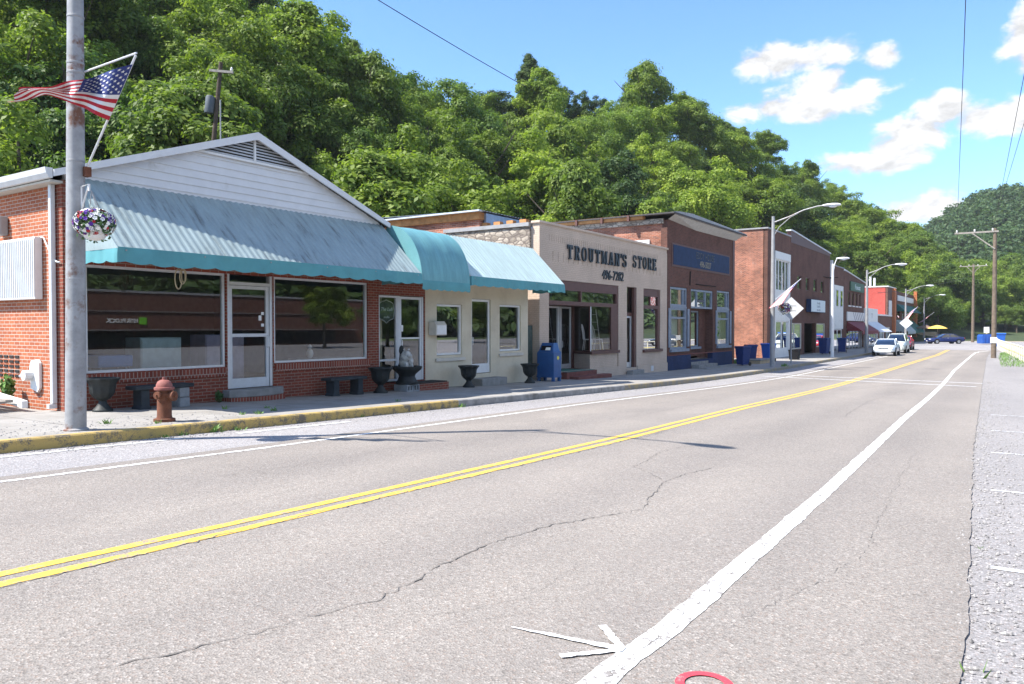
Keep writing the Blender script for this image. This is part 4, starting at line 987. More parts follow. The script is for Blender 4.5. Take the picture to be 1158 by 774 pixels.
# narrow stair door and right window
f = MB().box(X-.27, X-.14, 31.47, 31.56, -.3, 3.35).box(X-.27, X-.14, 32.38, 32.48, -.3, 3.35).box(X-.26, X-.15, 31.56, 32.38, 2.05, 2.2).build('stair_door_frame', 'dark_brown_trim', B3)
MB().face([(X-.2, 31.56, 2.2), (X-.2, 32.38, 2.2), (X-.2, 32.38, 3.35), (X-.2, 31.56, 3.35)]).build('pane', 'glass', f)
MB().box(X-.139, X-.025, 32.30, 32.475, -.3, 3.35).build('jamb', 'dark_brown_trim', B3)
door(B3, X-.12, 31.57, 32.29, -.28, 2.04, 'alu')
MB().box(X-.42, X-.01, 31.475, 32.475, -1, -.29).build('sill_step', 'step_grey', B3)
MB().box(X+.055, X+.35, 31.35, 32.6, -1.2, -.40).box(X+.35, X+.75, 31.3, 33.0, -1.2, -.58).build('step', 'step_grey', B3, bev=.02)
f = MB().box(X-.2, X-.03, 33.25, 35.21, 2.42, 2.58).box(X-.2, X-.03, 33.25, 33.33, .50, 2.42).box(X-.2, X-.03, 34.98, 35.21, .5, 2.42).box(X-.2, X-.03, 33.25, 33.33, 2.58, 3.35).box(X-.2, X-.03, 35.0, 35.21, 2.58, 3.35).box(X-.19, X-.04, 33.33, 35.0, 3.0, 3.35).box(X-.18, X-.05, 34.12, 34.18, 2.58, 3.0).build('window', 'dark_brown_trim', B3)
MB().face([(X-.1, 33.33, .5), (X-.1, 34.98, .5), (X-.1, 34.98, 2.42), (X-.1, 33.33, 2.42)]).build('pane', 'glass_mirror', f)
MB().face([(X-.1, 33.33, 2.58), (X-.1, 35.0, 2.58), (X-.1, 35.0, 3.0), (X-.1, 33.33, 3.0)]).build('pane', 'glass', f)
MB().box(X-.2, X+.10, 33.15, 35.35, .36, .49).build('sill', 'dark_brown_trim', B3, bev=.01)
MB().box(X+.052, X+.062, 34.0, 34.3, -.55, -.30).build('foundation_vent', 'white_metal', B3)

# ================================================================== dark brick store with blue sign board
X4 = -15.0
B4 = thing('blue_sign_store', 'dark brick store with blue sign board and blue painted base', 'building', (-19, 41, zg(41)))
wall_x(B4, 'front_wall', X4, .30, 36.12, 46.15, .12, 6.9, [(36.45, 38.75, .30, 3.60), (39.30, 42.72, -.25, 3.60), (43.40, 45.66, .34, 3.68)], 'brick_darkbrown')
wall_x(B4, 'painted_base', X4+.006, .30, 36.12, 46.15, -2, .118, [(39.30, 42.72, -.25, .5)], 'brick_bluepaint')
shell(B4, X4-.05, 36.12, 46.15, -36, 6.9, 'brick_side', side='brick_side', zfloor=-.2, inner=False)
MB().box(-20, -19.9, 36.5, 45.8, -.2, 6.5).build('partition', 'interior_wall', B4)
MB().box(X4+.004, X4+.012, 36.12, 46.15, .09, .15).build('red_line', 'step_red', B4)
MB().box(X4-.32, X4+.02, 36.0, 36.118, 5.2, 6.5).build('corner_pier', 'brick_darkbrown', B4)
MB().box(X4-1.9, X4-.95, 36.02, 36.115, 5.5, 5.95).build('white_patch', 'white_paint', B4)
# eaves: timber, corbels, pale fascia
bm_ = MB().box(-36, -16.2, 35.75, 36.12, 6.98, 7.22).build('eave_beam', 'wood_beam', B4)
cb_ = MB()
for i in range(13): cb_.box(-35+i*1.5-.0, -35+i*1.5+.12, 35.60, 35.74, 6.9, 7.2)
cb_.build('rafter_end', 'dark_brown_trim', bm_)
MB().box(-36, -15.2, 35.98, 36.12, 6.72, 6.97).build('corbel', 'rubble_stone', B4)
fa = MB(); fa.prism([(X4+.5, 35.7, 7.22), (X4+.5, 36.4, 7.30), (X4+.5, 38.2, 7.40), (X4+.5, 47.3, 7.25), (X4+.5, 47.3, 7.12), (X4+.5, 36.0, 7.12)], (-.06, 0, 0))
fa.build('fascia', 'galv', B4)
MB().prism([(X4+.42, 36.0, 7.115), (X4+.42, 46.9, 7.115), (X4+.02, 46.6, 6.80), (X4+.02, 40, 6.74), (X4+.02, 36.12, 6.92)], (0, .0, .004)).build('cove', 'soffit', B4)
MB().prism([(X4+.06, 37.0, 6.98), (X4+.06, 46.3, 6.80), (X4+.06, 46.3, 7.1), (X4+.06, 37.0, 7.1)], (-.05, 0, 0)).build('frieze', 'soffit', B4)
MB().box(-36, X4+.52, 35.65, 47.35, 7.13, 7.20).build('roof', 'roof_dark', B4)
MB().box(X4-.2, X4+.03, 46.152, 46.5, -2, 6.85).build('downspout', 'dark_brown_trim', B4)
# sign board
MB().box(X4+.001, X4+.03, 36.62, 45.55, 4.62, 5.80).build('sign_border', 'dark_brown_trim', B4)
sn = MB().box(X4+.03, X4+.05, 36.75, 45.42, 4.72, 5.72).build('sign_board', 'blue_sign', B4)
t_ = MB(); text_on_x(t_, 'EDDY HOUSE', X4+.05, 41.35, 5.24, .52, sx=.88, ext=.012, space=1.05); t_.build('lettering', 'letter_dark', sn)
t_ = MB(); text_on_x(t_, '496-5027', X4+.05, 41.35, 4.82, .46, sx=1.0, ext=.012, bold=.008); t_.build('lettering', 'letter_gold', sn)
def bay4(y0, y1, z0, zt):
    fr_ = glazing(B4, X4, y0, y1, 2.62, zt, .10, .12, 'blue_gray_trim', muls=[y1-.45], pm='glass_mirror', set_=.03)
    fr_ = glazing(B4, X4, y0+.12, y1-.12, z0, 2.52, .10, .12, 'blue_gray_trim', rails=[2.02], muls=[], pm='glass', set_=.03)
    MB().box(X4-.18, X4-.02, y0, y0+.12, z0, 2.52).box(X4-.18, X4-.02, y1-.12, y1, z0, 2.52).box(X4-.19, X4-.01, y0, y1, 2.52, 2.62).build('trim', 'blue_gray_trim', fr_)
    MB().box(X4-.1, X4+.12, y0-.08, y1+.08, z0-.14, z0).build('sill', 'blue_gray_trim', fr_)
    s_ = MB()
    for y in (y0-.26, y1+.02): s_.box(X4+.004, X4+.05, y, y+.24, z0+.1, 2.50)
    s_.build('shutter', 'blue_gray_trim', fr_)
    MB().face([(X4-.5, y0+1.1, z0), (X4-.5, y1-.1, z0), (X4-.5, y1-.1, 2.5), (X4-.5, y0+1.2, 2.5)]).build('curtain', 'curtain', fr_)
bay4(36.46, 38.74, .42, 3.58); bay4(43.42, 45.64, .46, 3.66)
fr_ = glazing(B4, X4, 39.32, 42.70, 2.56, 3.58, .10, .12, 'blue_gray_trim', muls=[40.3, 41.6], pm='glass_mirror', set_=.03)
MB().box(X4-.08, X4-.07, 40.55, 41.4, 2.9, 3.05).box(X4-.08, X4-.07, 40.7, 41.25, 2.72, 2.82).build('notice', 'letter_dark', fr_)
for a_, b_ in ((39.1, 39.3), (42.72, 42.95)): MB().box(X4-.6, X4-.3, a_, b_, -2, 2.56).build('entry_side', 'brick_darkbrown', B4)
wall_x(B4, 'entry_back', X4-.45, .15, 39.3, 42.72, -.3, 2.56, [(40.2, 41.75, .45, 2.45)], 'brick_darkbrown')
MB().box(X4-.6, X4-.31, 39.1, 42.95, 2.57, 2.62).build('entry_ceiling', 'dark_brown_trim', B4)
glazing(B4, X4-.45, 40.2, 41.75, .45, 2.45, .08, .08, 'blue_gray_trim', pm='glass_mirror')
MB().box(X4-.55, X4-.36, 40.1, 41.9, .33, .45).build('sill', 'blue_gray_trim', B4)
s_ = MB()
for i in range(5): s_.box(X4+.9-.42*i-.02*i, X4+.9-.42*i-.42 if i < 4 else X4-.45, 39.35+.0*i, 42.5-.42*i*.6 if i else 43.2, -1.4, -.62+.145*i)
s_.build('step', 'step_grey', B4, bev=.015)
MB().tube([(X4+.02, 40.0, 3.86), (X4+.06, 43.0, 3.86)], .025, 6).tube([(X4+.02, 39.1, 3.75), (X4+.04, 39.1, 4.5)], .03, 6).build('sign_bracket', 'black', B4)

# ================================================================== two-storey brick building
X5 = -15.3
B5 = thing('white_front_building', 'two storey brick building with narrow white shop front and bare lit side wall', 'building', (-20, 57.8, zg(57)))
wall_x(B5, 'front_wall', X5, .3, 54.75, 60.95, -2, 8.45, [(56.75, 60.4, 4.2, 6.5), (56.75, 60.4, -.9, 2.0)], 'brick_brown')
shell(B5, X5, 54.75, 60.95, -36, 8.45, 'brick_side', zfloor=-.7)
MB().box(-36, X5+.06, 54.66, 61.0, 8.45, 8.55).build('coping', 'galv', B5)
MB().box(X5+.002, X5+.09, 56.45, 60.70, 6.5, 7.05).build('white_cornice', 'white_paint', B5)
MB().box(X5+.002, X5+.06, 56.45, 60.70, 2.0, 4.2).box(X5+.002, X5+.06, 56.45, 56.75, 4.2, 6.5).box(X5+.002, X5+.06, 60.4, 60.70, 4.2, 6.5).box(X5+.002, X5+.05, 56.45, 60.7, -1, -.1).box(X5+.002, X5+.061, 56.45, 56.75, -.1, 2.0).box(X5+.002, X5+.061, 60.3, 60.7, -.1, 2.0).build('white_front', 'white_paint', B5)
f = glazing(B5, X5+.05, 56.75, 60.4, 4.2, 6.5, .09, .08, 'white_paint', muls=[57.66, 58.57, 59.48], mw=.14)
glazing(B5, X5+.05, 56.75, 60.3, -.1, 2.0, .1, .08, 'white_paint', muls=[58.6], pm='glass_mirror')
MB().box(X5+.0, X5+.16, 55.7, 56.05, -1, 4.1).build('white_pilaster', 'white_paint', B5)
B5b = thing('plain_brown_building', 'two storey plain brown brick building with four small windows and white hanging sign', 'building', (-20, 68, zg(68)))
zt5 = 8.05
sm_w = [(63.1+i*2.75, 64.35+i*2.75, 4.55, 5.65) for i in range(4)]
wall_x(B5b, 'front_wall', X5-.004, .3, 60.97, 75.0, -2, zt5, sm_w+[(61.5, 64.7, -.2, 1.86), (65.5, 69.5, -.95, 1.86), (69.8, 73.2, -.2, 1.86)], 'brick_darkbrown')
shell(B5b, X5, 60.97, 75.0, -36, zt5, 'brick_darkbrown', zfloor=-.7)
pp = MB().prism([(X5+.02, 60.97, zt5), (X5+.02, 75.0, zt5), (X5+.02, 75.0, 8.25), (X5+.02, 61.3, 8.95), (X5+.02, 60.97, 8.9)], (-.3, 0, 0)).build('parapet', 'maroon', B5b)
pp.data.materials[0] = MATS['dark_brown_trim']
MB().prism([(X5+.08, 60.8, 8.92), (X5+.08, 61.3, 8.955), (X5+.08, 75.1, 8.255), (X5+.08, 75.1, 8.36), (X5+.08, 61.3, 9.06), (X5+.08, 60.8, 9.02)], (-.4, 0, 0)).build('coping', 'white_metal', B5b)
for (a, b, c, d_) in sm_w: glazing(B5b, X5, a, b, c, d_, .06, .08, 'dark_brown_trim')
glazing(B5b, X5, 61.5, 64.7, -.2, 1.86, .09, .08, 'trim_cream', muls=[62.4], pm='glass_mirror'); glazing(B5b, X5, 69.8, 73.2, -.2, 1.86, .09, .08, 'trim_cream', pm='glass_mirror')
MB().box(X5-1.4, X5-1.3, 65.3, 69.7, -1, 1.9).build('entry_back', 'dark_void', B5b)
door(B5b, X5-1.1, 66.6, 67.9, -.7, 1.6, 'dark_brown_trim')
s5 = MB().box(X5+.05, X5+.42, 65.9, 71.1, 2.78, 3.85).build('sign_box', 'blue_sign', B5b)
MB().box(X5+.42, X5+.44, 65.95, 71.05, 2.82, 3.81).build('sign_face', 'sign_face', s5)
t_ = MB(); text_on_x(t_, 'Family', X5+.44, 68.5, 3.46, .3, ext=.006, sx=1.6); text_on_x(t_, 'DINER', X5+.44, 68.5, 3.18, .26, ext=.006, sx=1.7); text_on_x(t_, '496-4150', X5+.44, 68.5, 2.9, .22, ext=.006, sx=1.6); t_.build('lettering', 'blue_gray_trim', s5)
MB().tube([(X5, 73.6, 6.0), (X5+1.0, 73.6, 6.0)], .03, 6).tube([(X5+.1, 72.0, 6.02), (X5+.1, 76.5, 6.02)], .03, 6).build('sign_bracket', 'black', B5b)
MB().box(X5+.0, X5+.2, 75.02, 75.4, -1, 7.7).build('white_pilaster', 'white_paint', B5b)
# ================================================================== farther fronts
X6 = -15.6
B6 = thing('white_panel_building', 'narrow brick building with tall white panel front beyond the plain brown one', 'building', (-20, 79, zg(79)))
wall_x(B6, 'front_wall', X6, .3, 75.45, 83.0, -2, 7.4, [(78.3, 82.4, -.9, 1.35)], 'brick_brown')
shell(B6, X6, 75.45, 83.0, -34, 7.4, 'brick_brown', zfloor=-.7)
pn = MB().box(X6+.002, X6+.06, 78.2, 82.5, 1.35, 5.6).build('white_panel', 'white_paint', B6)
for a in (78.9, 80.9): 
    w_ = MB().box(X6+.06, X6+.09, a, a+1.1, 3.5, 5.2).build('window', 'galv_white', pn); MB().box(X6+.091, X6+.094, a+.12, a+.98, 3.6, 5.1).build('pane', 'glass_mirror', w_)
glazing(B6, X6, 78.3, 82.4, -.9, 1.33, .1, .08, 'white_paint', muls=[80.4], pm='glass_mirror')
MB().box(-34, X6+.06, 75.4, 83.04, 7.4, 7.5).build('coping', 'galv', B6)
B7 = thing('green_sign_building', 'brick building with green name board, striped white band and maroon awning', 'building', (-20, 89, zg(89)))
up = [(85.3+i*2.0, 86.4+i*2.0, 3.8, 5.2) for i in range(4)]
wall_x(B7, 'front_wall', X6, .3, 83.02, 94.9, -2, 6.4, up+[(84.6, 93.6, -.9, 1.4)], 'brick_brown')
shell(B7, X6, 83.02, 94.9, -34, 6.4, 'brick_brown', zfloor=-.7)
MB().prism([(X6+.01, 83.02, 6.4), (X6+.01, 94.9, 6.4), (X6+.01, 94.9, 6.5), (X6+.01, 83.4, 7.25), (X6+.01, 83.02, 7.2)], (-.3, 0, 0)).build('parapet', 'brick_darkbrown', B7)
MB().prism([(X6+.08, 82.9, 7.2), (X6+.08, 83.4, 7.26), (X6+.08, 95.0, 6.51), (X6+.08, 95.0, 6.62), (X6+.08, 83.4, 7.38), (X6+.08, 82.9, 7.3)], (-.45, 0, 0)).build('coping', 'white_metal', B7)
for (a, b, c, d_) in up:
    f = glazing(B7, X6, a, b, c, d_, .07, .08, 'dark_brown_trim'); MB().box(X6, X6+.1, a-.05, b+.05, c-.13, c).build('sill', 'white_paint', f)
sg_ = MB().box(X6+.02, X6+.16, 85.9, 93.4, 5.35, 6.3).build('name_board', 'sign_green', B7)
t_ = MB(); text_on_x(t_, 'Foust', X6+.16, 89.6, 5.55, .75, ext=.01, sx=1.9); t_.build('lettering', 'sign_face', sg_)
wb = MB().box(X6+.02, X6+.10, 84.4, 94.5, 2.2, 3.12).build('striped_band', 'white_paint', B7)
s_ = MB()
for i in range(6): s_.prism([(X6+.10, 87.4+i*1.05, 3.1), (X6+.10, 87.65+i*1.05, 3.1), (X6+.10, 88.9+i*1.05, 2.22), (X6+.10, 88.65+i*1.05, 2.22)], (.006, 0, 0))
s_.build('stripes', 'stripe_grey', wb)
def simple_awning(par, y0, y1, Xw, out, zt, zb, m, drop=.2):
    a = MB().prism([(Xw, y0, zt), (Xw+out, y0, zb), (Xw+out, y0, zb-drop), (Xw+out-.03, y0, zb-drop), (Xw+out-.03, y0, zb-.03), (Xw, y0, zt-.04)], (0, y1-y0, 0)).build('awning', m, par)
    MB().prism([(Xw, y0-.01, zt-.02), (Xw+out-.02, y0-.01, zb-.02), (Xw, y0-.01, zb-.02)], (0, .009, 0)).build('end_panel', m, a); return a
simple_awning(B7, 84.6, 94.6, X6+.02, 1.5, 2.1, 1.15, 'maroon', .35)
glazing(B7, X6, 84.6, 93.6, -.9, 1.38, .1, .08, 'white_paint', muls=[86.5, 88.2, 89.8, 91.8], pm='glass_mirror')
MB().box(X6+.02, X6+.35, 94.2, 94.9, -1, 3.7).build('white_pilaster', 'white_paint', B7)
B8 = thing('white_low_shop', 'low white shop with grey metal awning between brick fronts', 'building', (-20, 99, zg(99)))
wall_x(B8, 'front_wall', X6, .3, 94.95, 104.0, -2, 3.75, [(95.6, 103.3, -.8, 1.3)], 'white_paint')
shell(B8, X6, 94.95, 104.0, -30, 3.7, 'white_paint', zfloor=-.7)
simple_awning(B8, 95.5, 104.0, X6+.02, 1.6, 2.15, 1.0, 'galv_white', .05)
glazing(B8, X6, 95.6, 103.3, -.8, 1.28, .15, .08, 'white_paint', muls=[97, 98.3, 99.8, 101.6], mw=.25, pm='glass_mirror')
t_ = MB(); text_on_x(t_, 'T', X6+.01, 99.8, 2.6, .8, ext=.01, sx=2); t_.build('lettering', 'letter_grey', B8)
B8b = thing('low_orange_brick_shop', 'low orange brick shop with white capping below the red painted wall', 'building', (-20, 111, zg(111)))
wall_x(B8b, 'front_wall', -16.0, .3, 106.0, 118.2, -2, 3.0, [(108, 112, -.4, 1.5), (113, 117, -.4, 1.5)], 'brick_brown')
shell(B8b, -16.0, 106.0, 118.2, -30, 3.0, 'orange_brick', zfloor=-.7)
MB().box(-30, -15.9, 105.9, 118.25, 3.0, 3.2).build('coping', 'white_paint', B8b)
glazing(B8b, -16.0, 108, 112, -.4, 1.5, .15, .08, 'white_paint', muls=[109.3, 110.6], pm='glass_mirror'); glazing(B8b, -16.0, 113, 117, -.4, 1.5, .15, .08, 'white_paint', muls=[115], pm='glass_mirror')
X9 = -16.5
B9 = thing('red_side_building', 'two storey building with red painted side wall and white edged roof', 'building', (-20, 121, zg(121)))
wall_x(B9, 'front_wall', X9, .3, 118.3, 126, -2, 7.15, [(119.2, 121.8, 3.2, 5.2), (119.2, 121.8, -.5, 1.8)], 'brick_brown')
shell(B9, X9, 118.3, 126, -32, 7.15, 'brick_red', zfloor=-.7)
MB().box(-32, X9+.1, 118.2, 126.0, 7.15, 7.3).build('coping', 'white_paint', B9)
MB().box(X9+.002, X9+.4, 122.4, 123.6, -1, 7.1).build('pier', 'orange_brick', B9)
MB().box(X9+.002, X9+.06, 119.2, 121.9, 3.1, 5.3).build('white_panel', 'white_paint', B9)
glazing(B9, X9, 119.2, 121.8, -.5, 1.8, .12, .08, 'white_paint', muls=[120.5], pm='glass_mirror')
for y in (113, 116.5): MB().box(-19, -18.75, y+6, y+6.25, 7.3, 8.7).build('chimney', 'galv_white', B9)
B10 = thing('end_corner_building', 'last brown brick building on the row with dark green and pale green awnings', 'building', (-20, 137, zg(137)))
wall_x(B10, 'front_wall', X9, .3, 126.02, 148.0, -2, 6.9, [(128+i*5, 131+i*5, 2.6, 4.4) for i in range(4)]+[(128, 146, -.9, 1.2)], 'brick_brown')
shell(B10, X9, 126.02, 148.0, -32, 6.9, 'brick_brown', zfloor=-.7)
for i in range(4): glazing(B10, X9, 128+i*5, 131+i*5, 2.6, 4.4, .12, .08, 'dark_brown_trim')
glazing(B10, X9, 128, 146, -.9, 1.18, .12, .08, 'white_paint', muls=[131, 134, 138, 142], pm='glass_mirror')
MB().box(X9+.02, X9+.12, 127.5, 146, 5.5, 6.3).build('sign_board', 'white_paint', B10)
simple_awning(B10, 127, 147, X9+.02, 1.2, 5.0, 3.9, 'canvas_green', .1)
simple_awning(B10, 126.6, 136, X9+.02, 1.6, 2.6, .9, 'canvas_pale', .4); simple_awning(B10, 136.2, 147, X9+.02, 1.6, 2.6, .9, 'canvas_green', .3)
MB().box(X9+.005, X9+.5, 147.0, 148.0, -1, 7.6).build('pier', 'orange_brick', B10)
rw_ = MB().box(-16, 5, 152.0, 152.4, -1.2, .35)
tw = rw_.build('retaining_wall', 'tan_wall', org=(-5, 152, -.84)); 
bpy.data.objects.remove(tw)
tw = MB().box(-22, -13.4, 151.2, 151.7, -1.2, .7).build('retaining_wall', 'tan_wall', org=(-17, 151.4, -.84)); tag(tw, 'low tan wall at the far corner behind the street end', 'wall')

# ================================================================== street lamps, flags, baskets
def lamp(x, y, label, H=8.7, arm=2.7, r=.115, lean=(0, 0), m='galv', yaw=0, basket=False, collar=()):
    z = zw(y) if y < 140 else -.69
    t = thing('street_lamp', label, 'street lamp', (x, y, z-.01), yaw, 'street lamps along the pavement', world=False)
    P = [(lean[0]*q, lean[1]*q, H*q) for q in (0, .25, .5, .75, 1)]
    MB().tube(P, [r*1.22, r*1.12, r*1.02, r*.9, r*.72], 16).build('pole', m, t, smooth=True)
    MB().lathe((0, 0, 0), [(r*1.5, -.1), (r*1.5, .03), (r*1.26, .05)], 16).build('base_plate', m, t, smooth=True)
    tx, ty = lean
    a = MB().tube([(tx, ty, H-.35), (tx+arm*.3, ty, H-.10), (tx+arm*.6, ty, H+.22), (tx+arm*.85, ty, H+.36), (tx+arm, ty, H+.38)], [.04, .038, .035, .032, .03], 8)
    a.tube([(tx, ty, H-1.15), (tx+arm*.12, ty, H-.62), (tx+arm*.34, ty, H-.12), (tx+arm*.5, ty, H+.08)], [.025]*4, 6)
    a.build('arm', m, t, smooth=True)
    h = MB(); hx = tx+arm
    h.mesh(*loft([[(hx-.12, ty+b*.06, H+.38+c*.05) for b, c in RING], [(hx+.1, ty+b*.12, H+.38+c*.08) for b, c in RING], [(hx+.38, ty+b*.18, H+.37+c*.10) for b, c in RING], [(hx+.66, ty+b*.15, H+.36+c*.085) for b, c in RING], [(hx+.80, ty+b*.05, H+.35+c*.04) for b, c in RING]]))
    hd = h.build('lamp_head', 'galv_white', t, smooth=True)
    MB().ball((hx+.40, ty, H+.29), .22, .13, .07).build('lens', 'lens_clear', hd, smooth=True)
    if collar:
        c = MB()
        for q in collar: c.lathe((lean[0]*q/H, lean[1]*q/H, q), [(r*1.2, 0), (r*1.24, .01), (r*1.24, .05), (r*1.2, .06)], 16)
        c.build('band', 'galv', t, smooth=True)
    return t
RING = [(math.cos(2*math.pi*i/12), math.sin(2*math.pi*i/12)) for i in range(12)]
def loft(rings):
    n = len(rings[0]); vs = [p for r in rings for p in r]; fs = []
    for i in range(len(rings)-1):
        for j in range(n): q = (j+1) % n; fs.append((i*n+j, i*n+q, (i+1)*n+q, (i+1)*n+j))
    fs += [tuple(range(n))[::-1], tuple(range((len(rings)-1)*n, len(rings)*n))]
    return vs, fs
L1 = lamp(-11.78, 5.83, 'tall grey street lamp pole at left in front of the brick corner store', 9.05, 2.55, .118, (.08, .055), yaw=-.12, m='pole_galv')
for ch in list(L1.children):
    if ch.name.startswith('arm'): pass
for q in (2.25, 3.98, 5.28, 5.42, 6.1): MB().lathe((.08*q/8.8, .055*q/8.8, q), [(.135-.004*q, 0), (.142-.004*q, .006), (.142-.004*q, .03), (.135-.004*q, .036)], 18).build('band', 'galv', L1, smooth=True)
MB().tube([(.14, .06, 3.28), (.15, .06, 3.62), (.46, .05, 3.62), (.16, .06, 3.30)], .014, 6).tube([(.46, .05, 3.62), (.46, .05, 3.52)], .018, 6).build('basket_bracket', 'white_paint', L1)
MB().tube([(.03, .14, 5.5), (.03, .15, 8.2)], .02, 6).build('conduit', 'galv', L1)
lamp(-12.0, 44.0, 'grey street lamp with curved arm at the vacant lot, flag and basket on its pole', 8.45, 2.75)
lamp(-12.2, 60.8, 'white street lamp pole standing by the plain brown building, short armed', 6.95, .35, .105, m='white_paint')
lamp(-11.75, 72.5, 'grey street lamp by the parked silver car', 7.2, 2.3)
lamp(-14.2, 118.0, 'grey street lamp with a flag, before the green awnings of the corner building', 7.5, 2.6)
lamp(-15.0, 148.0, 'farthest grey street lamp, with a flag before the dark trees', 7.3, 2.4)
# flags
def flag_surface(P, name, parent, stars=True, ns=52, nt=26):
    """P(s,t): s along the fly, t down the hoist"""
    mb = MB(); vs = []; 
    for i in range(ns+1):
        for j in range(nt+1): vs.append(P(i/ns, j/nt))
    i0 = 0; mb.v = [tuple(v) for v in vs]
    for i in range(ns):
        for j in range(nt):
            s, t = (i+.5)/ns, (j+.5)/nt; q = i*(nt+1)+j
            mb.f.append((q, q+1, q+nt+2, q+nt+1)); mb.m.append(2 if s < .4 and t < 7/13 else (int(t*13) % 2))
    cl = mb.build(name, ['flag_red', 'flag_white', 'flag_blue'], parent, smooth=True)
    if stars:
        sm = MB()
        for r_ in range(9):
            for c_ in range(6 if r_ % 2 == 0 else 5):
                cs = .4*((c_*2+1+(r_ % 2))/12); ct = (7/13)*(r_+1)/10
                n = (P(cs+.01, ct)-P(cs, ct)).cross(P(cs, ct+.01)-P(cs, ct)).normalized()
                for sd in (-1, 1):
                    pts = []
                    for k in range(10):
                        a = math.pi/2+k*math.pi/5; rr = .031 if k % 2 == 0 else .0125
                        pts.append(P(max(0, cs+rr*.55*math.cos(a)), max(0, ct-rr*math.sin(a)))+n*sd*.006)
                    sm.face(pts)
        sm.build('stars', 'flag_white', cl)
    return cl
TOP = [(-10.26, 5.89, 5.16), (-10.41, 5.73, 5.07), (-10.82, 5.7, 5.06), (-10.79, 5.47, 4.92), (-11.22, 5.48, 4.96), (-11.16, 5.22, 4.85), (-11.63, 5.2, 4.91), (-11.62, 5.03, 4.85)]
BOT = [(-10.83, 5.86, 4.47), (-10.83, 5.67, 4.51), (-11.17, 5.69, 4.66), (-11.12, 5.48, 4.68), (-11.48, 5.48, 4.8), (-11.45, 5.26, 4.79), (-11.87, 5.22, 4.79), (-11.83, 5.0, 4.66)]
def crv(tab, s):
    q = s*(len(tab)-1); i = min(int(q), len(tab)-2); f = q-i; g = lambda k: Vector(tab[max(0, min(len(tab)-1, k))])
    a, b, c_, d = g(i-1), g(i), g(i+1), g(i+2)
    return .5*((2*b)+(c_-a)*f+(2*a-5*b+4*c_-d)*f*f+(3*b-a-3*c_+d)*f**3)
def P1(s, t):
    p = crv(TOP, s).lerp(crv(BOT, s), t)
    w = math.sin(s*15+t*5)*.05*s**.5+math.sin(t*9+s*4)*.05*s
    return p+Vector((.55, -.80, .1))*w
F1 = thing('flag', 'red white and blue striped flag streaming from the left lamp pole', 'flag', (-11.65, 5.95, 3.9), 0, 'striped flags on the lamp poles')
flag_surface(P1, 'cloth', F1)
MB().tube([(-11.66, 5.95, 3.86), (-10.20, 5.90, 5.27)], .016, 8).build('staff', 'white_metal', F1)
MB().tube([(-11.72, 5.95, 5.33), (-10.18, 5.90, 5.30)], .014, 8).build('support_rod', 'white_metal', F1)
MB().box(-11.70, -11.58, 5.90, 6.0, 3.78, 3.92).build('staff_socket', 'hydrant_rust', F1)
def small_flag(x, y, z, label, L=1.5, drop=.35):
    f = thing('flag', label, 'flag', (x, y, z), 0, 'striped flags on the lamp poles')
    a = Vector((x, y, z)); tip = a+Vector((1.45, -.1, 1.15)); d = (tip-a).normalized(); h0 = tip; h1 = tip-d*.95; fly = Vector((-.55, -.5, -drop-.35)).normalized()
    def P(s, t): return h0.lerp(h1, t)+fly*(L*s)+Vector((.4, -.8, .1))*(.09*math.sin(s*9+t*3)*s)+Vector((0, 0, -.35*s*s*(1-t)))
    flag_surface(P, 'cloth', f, True, 30, 26); MB().tube([a, tip], .02, 6).build('staff', 'white_metal', f)
small_flag(-11.9, 44.0, 3.05, 'small striped flag on the lamp pole at the vacant lot')
small_flag(-14.1, 118.0, 3.2, 'small striped flag on the lamp pole before the green awnings', 2.2)
small_flag(-14.9, 148.0, 2.9, 'small striped flag on the farthest lamp pole', 2.4, .1)
def basket(x, y, z, r, label, hang):
    b = thing('flower_basket', label, 'hanging basket', (x, y, z), 0, 'flower baskets hung on lamp poles')
    MB().lathe((x, y, z), [(r*.25, -r*.78), (r*.50, -r*.66), (r*.68, -r*.3), (r*.72, 0), (r*.66, 0)], 16).build('pot', 'white_paint', b, smooth=True)
    MB().tube([(x-r*.7, y, z), hang], .006, 5).tube([(x+r*.7, y, z), hang], .006, 5).tube([(x, y+r*.7, z), hang], .006, 5).build('hanger', 'galv', b)
    rs = np.random.RandomState(int(x*100) % 97+3); n = 700; e = rs.normal(size=(n, 3)); e /= np.linalg.norm(e, axis=1, keepdims=True)
    C = e*np.array([r, r, r*.72])*rs.uniform(.5, 1.02, (n, 1))+np.array([0, 0, r*.12]); C[:, 2] -= (rs.rand(n) < .12)*rs.uniform(.1, .6, n)*r
    lm = bpy.data.objects.new('leaves', leaf_mesh('leaves', leaf_arrays(C, e+rs.normal(size=(n, 3))*.5, np.full(n, r*.13), rs), 'leaf_dark')); COL.objects.link(lm); lm.parent = b
    fl = MB(); cols = [0, 0, 0, 1, 1, 2]
    for k in range(210):
        q = rs.normal(size=3); q /= np.linalg.norm(q); q = Vector(q); c = Vector((x, y, z+r*.15))+Vector((q.x*r*1.04, q.y*r*1.04, q.z*r*.78))
        a = q.orthogonal().normalized(); d = q.cross(a); rr = r*rs.uniform(.09, .14); fl.cur = cols[rs.randint(6)]
        pts = []
        for m_ in range(10):
            t = 2*math.pi*m_/10; k_ = 1 if m_ % 2 == 0 else .72; pts.append(c+(a*math.cos(t)+d*math.sin(t))*rr*k_+q*(.01*(m_ % 2)))
        cc = c+q*-.004
        for m_ in range(10): fl.face([cc, pts[m_], pts[(m_+1) % 10]])
    fl.build('flowers', ['petal_white', 'petal_purple', 'petal_red'], b)
basket(-11.28, 5.88, 3.02, .27, 'hanging basket of white purple and red flowers on the left lamp pole', (-11.30, 5.85, 3.53))
